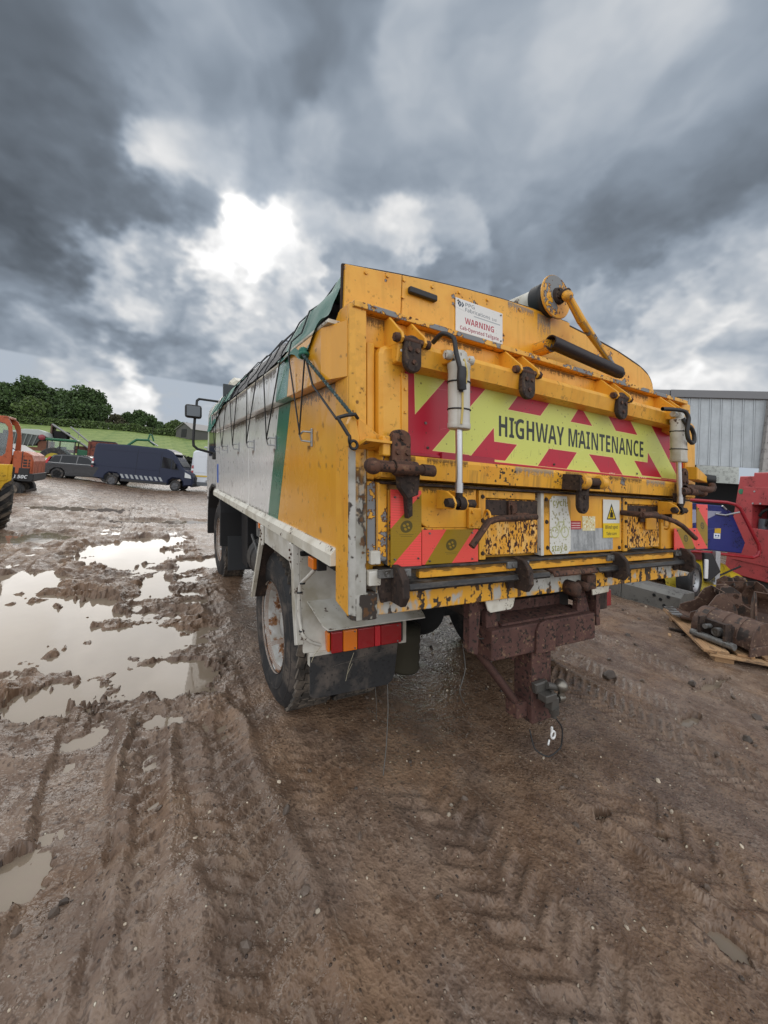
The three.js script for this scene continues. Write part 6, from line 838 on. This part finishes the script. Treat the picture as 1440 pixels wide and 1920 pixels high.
function roadWheel(t, x, z, R, w, s, rimM = M.blackMatt) {
  const ty = mesh('tyre', spin([[R * 0.62, w / 2], [R * 0.9, w / 2 + 0.01], [R, w / 2 - 0.04], [R, -w / 2 + 0.04], [R * 0.9, -w / 2], [R * 0.62, -w / 2]], 'z', [x, R, z], 32), M.rubber, t);
  mesh('rim', [spin([[R * 0.64, 0.06 * s], [R * 0.58, 0.03 * s], [R * 0.2, 0.05 * s], [0, 0.06 * s]], 'z', [x, R, z + s * (w / 2 - 0.05)], 24), ...Array.from({ length: 5 }, (_, i) => { const a = i * 1.2566; return rod([x + R * 0.12 * Math.cos(a), R + R * 0.12 * Math.sin(a), z + s * w / 2], [x + R * 0.58 * Math.cos(a), R + R * 0.58 * Math.sin(a), z + s * (w / 2 - 0.01)], 0.03, 0.03, 6); })], rimM, ty);
}
function panelVan(name, label, x, z, turn, col, dirt, opt = {}) {
  const t = thing(name, label, 'van', x, yardY(x, z) + 0.02, z, turn), Wd = 0.98, pm = plain(...col, opt.rough || 0.35);
  const prof = [[-3.42, 0.42], [-3.46, 1.1], [-3.38, 2.45], [-3.25, 2.58], [-1.0, 2.66], [1.15, 2.64], [1.55, 2.52], [1.98, 2.12], [2.42, 1.52], [2.55, 1.40], [3.02, 1.18], [3.15, 0.98], [3.18, 0.42], [2.55, 0.34], [2.5, 0.62], [2.28, 0.80], [1.80, 0.80], [1.57, 0.62], [1.52, 0.34], [-1.52, 0.34], [-1.57, 0.62], [-1.80, 0.80], [-2.28, 0.80], [-2.5, 0.62], [-2.55, 0.36]];
  const g = prism(prof, 'z', -Wd, Wd, 0.09), p = g.attributes.position; for (let i = 0; i < p.count; i++) { const yy = p.getY(i); p.setZ(i, p.getZ(i) * (1 - 0.045 * (yy - 0.42))); } g.computeVertexNormals(); mesh('body', g, pm, t);
  const tilt = (y) => Wd * (1 - 0.045 * (y - 0.42)) + 0.004;
  for (const s of [1, -1]) {
    const win = (n, pts, m, d = 0.006) => { const q = prism(pts, 'z', 0, d, 0.002), pp = q.attributes.position; for (let i = 0; i < pp.count; i++) pp.setZ(i, s * (tilt(pp.getY(i)) + pp.getZ(i) - 0.004)); q.computeVertexNormals(); return mesh(n, q, m, t); };
    if (!opt.noCab) { win('window', [[1.0, 1.42], [1.62, 1.38], [1.62, 2.02], [1.02, 2.12]], M.glass); win('window', [[1.66, 1.37], [2.18, 1.36], [1.72, 1.98], [1.66, 2.0]], M.glass); }
    win('door_line', [[0.92, 0.5], [0.94, 0.5], [0.94, 2.4], [0.92, 2.4]], M.blackMatt, 0.003); win('door_line', [[-0.62, 0.5], [-0.60, 0.5], [-0.60, 2.4], [-0.62, 2.4]], M.blackMatt, 0.003);
    win('swage', [[-3.3, 1.20], [0.9, 1.20], [0.9, 1.245], [-3.3, 1.245]], pm, 0.016); win('swage', [[-3.1, 2.2], [0.8, 2.28], [0.8, 2.30], [-3.1, 2.22]], pm, 0.012); win('sill_trim', [[-1.5, 0.36], [1.5, 0.36], [1.5, 0.50], [-1.5, 0.50]], M.black, 0.012);
    if (opt.stripes) for (let i = 0; i < 9; i++) win('stripe', [[-1.42 + i * 0.31, 0.56], [-1.26 + i * 0.31, 0.56], [-1.42 + i * 0.31, 0.80], [-1.58 + i * 0.31, 0.80]], plain(0.34, 0.36, 0.37, 0.5), 0.004);
    win('tail_light', [[-3.44, 1.05], [-3.30, 1.05], [-3.30, 1.62], [-3.41, 1.62]], M.redLens, 0.02); win('tail_light', [[-3.43, 1.30], [-3.30, 1.30], [-3.30, 1.42], [-3.43, 1.42]], M.white, 0.024); win('head_light', [[2.62, 0.92], [3.06, 0.90], [2.98, 1.10], [2.60, 1.26]], plain(0.6, 0.62, 0.62, 0.15), 0.03);
    for (const wx of [-2.04, 2.04]) roadWheel(t, wx, s * (Wd - 0.13), 0.35, 0.24, s, plain(0.10, 0.10, 0.105, 0.5));
    if (!opt.noCab) mesh('door_mirror', box(1.86, 1.98, 1.42, 1.78, s > 0 ? Wd : -Wd - 0.2, s > 0 ? Wd + 0.2 : -Wd, 0.03), M.black, t);
  }
  if (!opt.noCab) { const ws = sheet((u, v) => { const a = lerp(1.62, 2.40, v), y = lerp(2.47, 1.56, v); return [a + 0.02, y + 0.02, lerp(-0.82, 0.82, u) * (1 + 0.06 * v)]; }, 2, 2); mesh('windscreen', ws, M.glass, t); mesh('grille', box(3.17, 3.19, 0.62, 0.95, -0.5, 0.5, 0.01), M.black, t); mesh('bumper', box(3.02, 3.22, 0.34, 0.58, -0.9, 0.9, 0.05), M.black, t); mesh('sun_visor', box(1.75, 2.0, 2.28, 2.36, -0.78, 0.78, 0.03), M.black, t); }
  mesh('rear_bumper', box(-3.54, -3.42, 0.4, 0.6, -0.9, 0.9, 0.03), M.black, t); return t;
}
const bv = panelVan('blue_van', 'dark navy high roof panel van with diagonal stripes along its sill', -0.15, -26.75, -0.36, [0.004, 0.010, 0.036], 0.6, { stripes: true, rough: 0.5 }); bv.scale.set(0.80, 0.88, 0.80); bv.rotation.z = -0.03; bv.position.y = -0.34;
{
  const v = panelVan('white_van', 'white panel van with dark lettering half hidden by the lorry cab', 5.15, -26.5, -0.08, [0.62, 0.65, 0.68], 0.3); v.scale.setScalar(0.93);
  const lines = ['Hydraulic hoses', 'Hose & tubing', 'Hydraulic parts', 'On site & mobile', 'Emergency repair'];
  mesh('lettering', plate(-2.55, -0.75, 1.15, 2.15, 0.966, 0.002), print(1.8, 1.0, 500, (c, w, h) => { c.fillStyle = '#cdd2d6'; c.fillRect(0, 0, w, h); lines.forEach((l, i) => text(c, l, 0.10, 0.17 + i * 0.19, 0.16, '#3b4148', 1.5, false)); }), v, true);
  mesh('yellow_band', box(-3.38, 1.4, 0.93, 1.02, 0.985, 0.992, 0.002), plain(0.62, 0.42, 0.05, 0.5), v); mesh('roof_bars', [box(-2.6, -2.5, 2.66, 2.8, -0.8, 0.8, 0.01), box(-0.9, -0.8, 2.66, 2.8, -0.8, 0.8, 0.01), rod([-2.8, 2.82, 0.5], [0.4, 2.82, 0.5], 0.05)], M.galv, v); mesh('grey_sill', box(-3.38, 2.9, 0.36, 0.60, 0.975, 0.99, 0.005), plain(0.12, 0.13, 0.14, 0.6), v);
}
function estate(name, label, x, z, turn, col) {
  const t = thing(name, label, 'car', x, yardY(x, z) + 0.02, z, turn), Wd = 0.9, pm = plain(...col, 0.22, { clearcoat: 0.8 });
  const lower = [[-2.2, 0.35], [-2.28, 0.7], [-2.2, 1.05], [-0.6, 1.05], [1.15, 0.99], [2.05, 0.84], [2.22, 0.62], [2.2, 0.32], [1.78, 0.28], [1.72, 0.55], [1.55, 0.70], [1.2, 0.70], [1.03, 0.55], [0.98, 0.26], [-0.98, 0.26], [-1.03, 0.55], [-1.2, 0.70], [-1.55, 0.70], [-1.72, 0.55], [-1.78, 0.3]];
  mesh('body', prism(lower, 'z', -Wd, Wd, 0.07), pm, t);
  const g = prism([[-2.18, 1.04], [-1.95, 1.36], [-1.72, 1.56], [-1.3, 1.63], [-0.2, 1.64], [0.25, 1.58], [1.18, 1.0]], 'z', -0.84, 0.84, 0.05), p = g.attributes.position; for (let i = 0; i < p.count; i++) p.setZ(i, p.getZ(i) * (1 - 0.25 * (p.getY(i) - 1))); g.computeVertexNormals(); mesh('roof', g, pm, t);
  const zz = (y) => 0.84 * (1 - 0.25 * (y - 1)) + 0.003;
  for (const s of [1, -1]) {
    for (const pts of [[[-1.92, 1.12], [-1.35, 1.10], [-1.30, 1.52], [-1.66, 1.50]], [[-1.28, 1.10], [-0.42, 1.08], [-0.40, 1.56], [-1.24, 1.55]], [[-0.36, 1.08], [0.72, 1.06], [0.2, 1.48], [-0.32, 1.55]]]) { const q = prism(pts, 'z', 0, 0.004, 0.001), pp = q.attributes.position; for (let i = 0; i < pp.count; i++) pp.setZ(i, s * (zz(pp.getY(i)) + pp.getZ(i))); q.computeVertexNormals(); mesh('window', q, M.glass, t); }
    for (const wx of [-1.375, 1.375]) roadWheel(t, wx, s * 0.79, 0.36, 0.22, s);
    mesh('tail_light', prism([[-2.26, 0.85], [-2.05, 0.88], [-1.80, 1.46], [-1.93, 1.42]], 'z', s * 0.80, s * 0.86, 0.01), M.redBright, t); mesh('sill_trim', box(-0.95, 0.95, 0.26, 0.36, s * 0.88 - 0.02, s * 0.88 + 0.03, 0.01), M.black, t); mesh('door_mirror', box(0.5, 0.66, 1.06, 1.2, s * 0.86, s * 1.04, 0.03), pm, t);
    mesh('window_trim', rod([-1.95, 1.07, s * 0.86], [0.8, 1.03, s * 0.86], 0.012), M.chrome, t);
  }
  mesh('windscreen', sheet((u, v) => [lerp(0.30, 1.16, v) + 0.03, lerp(1.565, 1.02, v) + 0.02, lerp(-0.66, 0.66, u) * (1 + 0.14 * v)], 2, 2), M.glass, t); return t;
}
estate('dark_estate_car', 'dark grey estate car parked behind the blue van with red tail lamps', -3.14, -27.8, -0.28, [0.008, 0.008, 0.010]).scale.setScalar(0.84);
estate('white_car', 'white car half hidden behind the orange excavator', -6.9, -29.2, -0.35, [0.6, 0.62, 0.64]);
{
  const y = -0.05, t = thing('green_tractor', 'green tractor with flat green cab roof behind the dark estate car', 'tractor', -5.8, y, -36); const gr = plain(0.012, 0.12, 0.05, 0.4), z0 = -0.9;
  mesh('cab_roof', box(-0.88, 0.88, 2.18, 2.36, -1.7, 0.0, 0.06), gr, t); for (const x of [-0.8, -0.1, 0.76]) mesh('cab_post', box(x, x + 0.07, 1.1, 2.18, -0.12, -0.05, 0.01), M.black, t); for (const x of [-0.8, 0.76]) mesh('cab_post', box(x, x + 0.07, 1.1, 2.18, -1.62, -1.55, 0.01), M.black, t);
  mesh('window', box(-0.72, -0.12, 1.25, 2.16, -0.10, -0.09, 0.002), M.clearGlass, t); mesh('window', box(-0.02, 0.76, 1.25, 2.16, -0.10, -0.09, 0.002), M.clearGlass, t);
  mesh('body', [box(-0.9, 0.9, 0.7, 1.25, -1.5, -0.2, 0.05), prism([[0.9, 0.8], [2.2, 0.8], [2.25, 1.35], [1.9, 1.62], [0.9, 1.70]], 'z', -1.3, -0.4, 0.05)], gr, t); for (const [x, R] of [[-0.35, 0.85], [1.75, 0.55]]) for (const z of [-0.1, -1.7]) { const w = mesh('tyre', spin([[R * 0.55, 0.2], [R * 0.92, 0.22], [R, 0.16], [R, -0.16], [R * 0.92, -0.22], [R * 0.55, -0.2]], 'z', [x, R, z], 30), M.rubber, t); mesh('rim', spin([[R * 0.56, 0.1], [R * 0.3, 0.05], [0, 0.06]], 'z', [x, R, z + 0.1], 20), plain(0.5, 0.4, 0.05, 0.5), w); }
  mesh('seat', box(-0.3, 0.2, 1.2, 1.8, -1.0, -0.6, 0.05), M.black, t);
}
{
  const t = thing('tipping_trailer', 'flat trailer with its bed tipped up behind the green tractor', 'trailer', -6.0, yardY(-6, -40), -40), steel = plain(0.30, 0.30, 0.29, 0.6), dk = plain(0.05, 0.045, 0.045, 0.8);
  const bar = (p, q, z, r, m, n) => mesh(n, rod([...p, z], [...q, z], r, r, 6), m, t);
  bar([-1.1, 3.5], [1.4, 1.8], 0, 0.07, steel, 'side_rail'); bar([-0.2, 3.5], [1.2, 2.3], -1.6, 0.07, steel, 'side_rail'); const bed = box(-1.5, 1.5, -0.04, 0.04, -1.6, 0, 0.01); bed.rotateZ(-0.6); bed.translate(0.2, 2.55, 0); mesh('bed', bed, plain(0.09, 0.085, 0.08, 0.8), t);
  mesh('headboard', [box(-1.18, -1.08, 2.3, 3.5, -1.6, 0, 0.01)], plain(0.12, 0.07, 0.05, 0.8), t); mesh('load', box(-1.0, -0.1, 2.2, 3.0, -1.3, -0.1, 0.1), M.blackMatt, t); mesh('chassis', [box(-1.2, 1.6, 1.35, 1.6, -1.4, -0.2, 0.02), box(0.3, 1.5, 1.6, 1.95, -1.2, -0.3, 0.1)], plain(0.14, 0.06, 0.045, 0.8), t);
  for (const x of [-0.4, 0.9]) for (const z of [-0.1, -1.5]) mesh('tyre', spin([[0.25, 0.14], [0.5, 0.14], [0.55, 0.08], [0.55, -0.08], [0.5, -0.14], [0.25, -0.14]], 'z', [x, 0.55, z], 24), M.rubber, t);
  mesh('tail_post', box(0.36, 0.40, 2.6, 3.4, -1.65, -1.6, 0.005), steel, t); mesh('leg', [box(-1.0, -0.9, -0.1, 1.4, -0.3, -0.2, 0.01), box(1.3, 1.4, -0.1, 1.4, -0.3, -0.2, 0.01)], dk, t);
}
{
  const t = thing('silage_trailer', 'pale grey sheeted trailer with slanting side behind the white car', 'trailer', -7.7, yardY(-8, -38), -38), g = plain(0.42, 0.45, 0.42, 0.6), d = plain(0.10, 0.11, 0.10, 0.8);
  mesh('cover', prism([[-1.4, 2.62], [-0.6, 2.86], [0.2, 2.90], [0.62, 2.74], [0.72, 2.4], [0.5, 2.42], [-1.4, 2.55]], 'z', -2.2, 0, 0.04), g, t); mesh('side', prism([[-1.4, 2.54], [0.48, 2.42], [0.1, 1.75], [-1.4, 1.6]], 'z', -2.1, -0.05, 0.03), d, t);
  for (let i = 0; i < 6; i++) mesh('rib', rod([-1.3 + i * 0.3, 2.5, 0.0], [-1.35 + i * 0.26, 1.65, 0.0], 0.035, 0.035, 6), plain(0.22, 0.24, 0.22, 0.7), t);
  mesh('frame', [box(-1.4, 1.0, 1.35, 1.6, -2.0, -0.1, 0.02), box(0.2, 0.9, 1.6, 2.1, -1.9, -0.2, 0.02), box(-1.2, -1.0, -0.1, 1.4, -1.8, -0.3, 0.01)], plain(0.20, 0.085, 0.05, 0.8), t); mesh('tail_lamp', spin([[0, 0], [0.2, 0.0], [0.2, 0.06], [0, 0.08]], 'z', [0.45, 2.35, 0.02], 16), plain(0.25, 0.04, 0.05, 0.4), t); for (const z of [-0.2, -1.9]) mesh('tyre', spin([[0.3, 0.15], [0.55, 0.15], [0.6, 0.08], [0.6, -0.08], [0.55, -0.15], [0.3, -0.15]], 'z', [0.2, 0.6, z], 24), M.rubber, t);
}
{
  const t = thing('rusty_skip', 'rust red steel container standing behind the roof of the blue van', 'container', -3.9, yardY(-3.9, -36), -36), m = tinted(M.bucket, [1.6, 0.75, 0.65]);
  mesh('box', box(-0.35, 1.4, 0.0, 2.36, -2, 0, 0.03), m, t); for (const x of [-0.3, 0.25, 0.8]) mesh('rib', box(x, x + 0.1, 0.0, 2.36, 0.0, 0.06, 0.01), m, t); mesh('lid', box(-0.2, 1.3, 2.37, 2.46, -1.8, -0.1, 0.02), M.black, t);
}
{
  const t = thing('green_loader_arm', 'green tractor loader arm showing above the roof of the blue van', 'loader', -0.6, yardY(-0.6, -36), -36), gr = plain(0.015, 0.11, 0.05, 0.5);
  mesh('arm', [...poly([[-1.3, 2.5, 0], [-0.7, 3.05, 0], [0.1, 3.1, 0], [0.55, 2.75, 0]], 0.09, 8), ...poly([[0.05, 3.1, 0], [0.15, 3.55, 0], [0.3, 3.5, 0], [0.45, 3.05, 0]], 0.055, 8)], gr, t); mesh('ram', rod([0.2, 3.05, 0.1], [0.75, 2.7, 0.1], 0.05), M.galv, t); mesh('body', [box(-1.9, 0.2, 0.6, 2.5, -1.0, 0.0, 0.1)], gr, t); mesh('hose', pipe([[0.3, 3.5, 0.05], [0.32, 3.9, 0.05], [0.34, 4.2, 0.05]], 0.015, 10, 5), M.black, t);
  for (const x of [-1.5, 0.2]) for (const z of [-1.0, 0]) mesh('tyre', spin([[0.3, 0.15], [0.6, 0.15], [0.65, 0.08], [0.65, -0.08], [0.6, -0.15], [0.3, -0.15]], 'z', [x, 0.65, z], 24), M.rubber, t);
}
renderer.render(scene, camera);
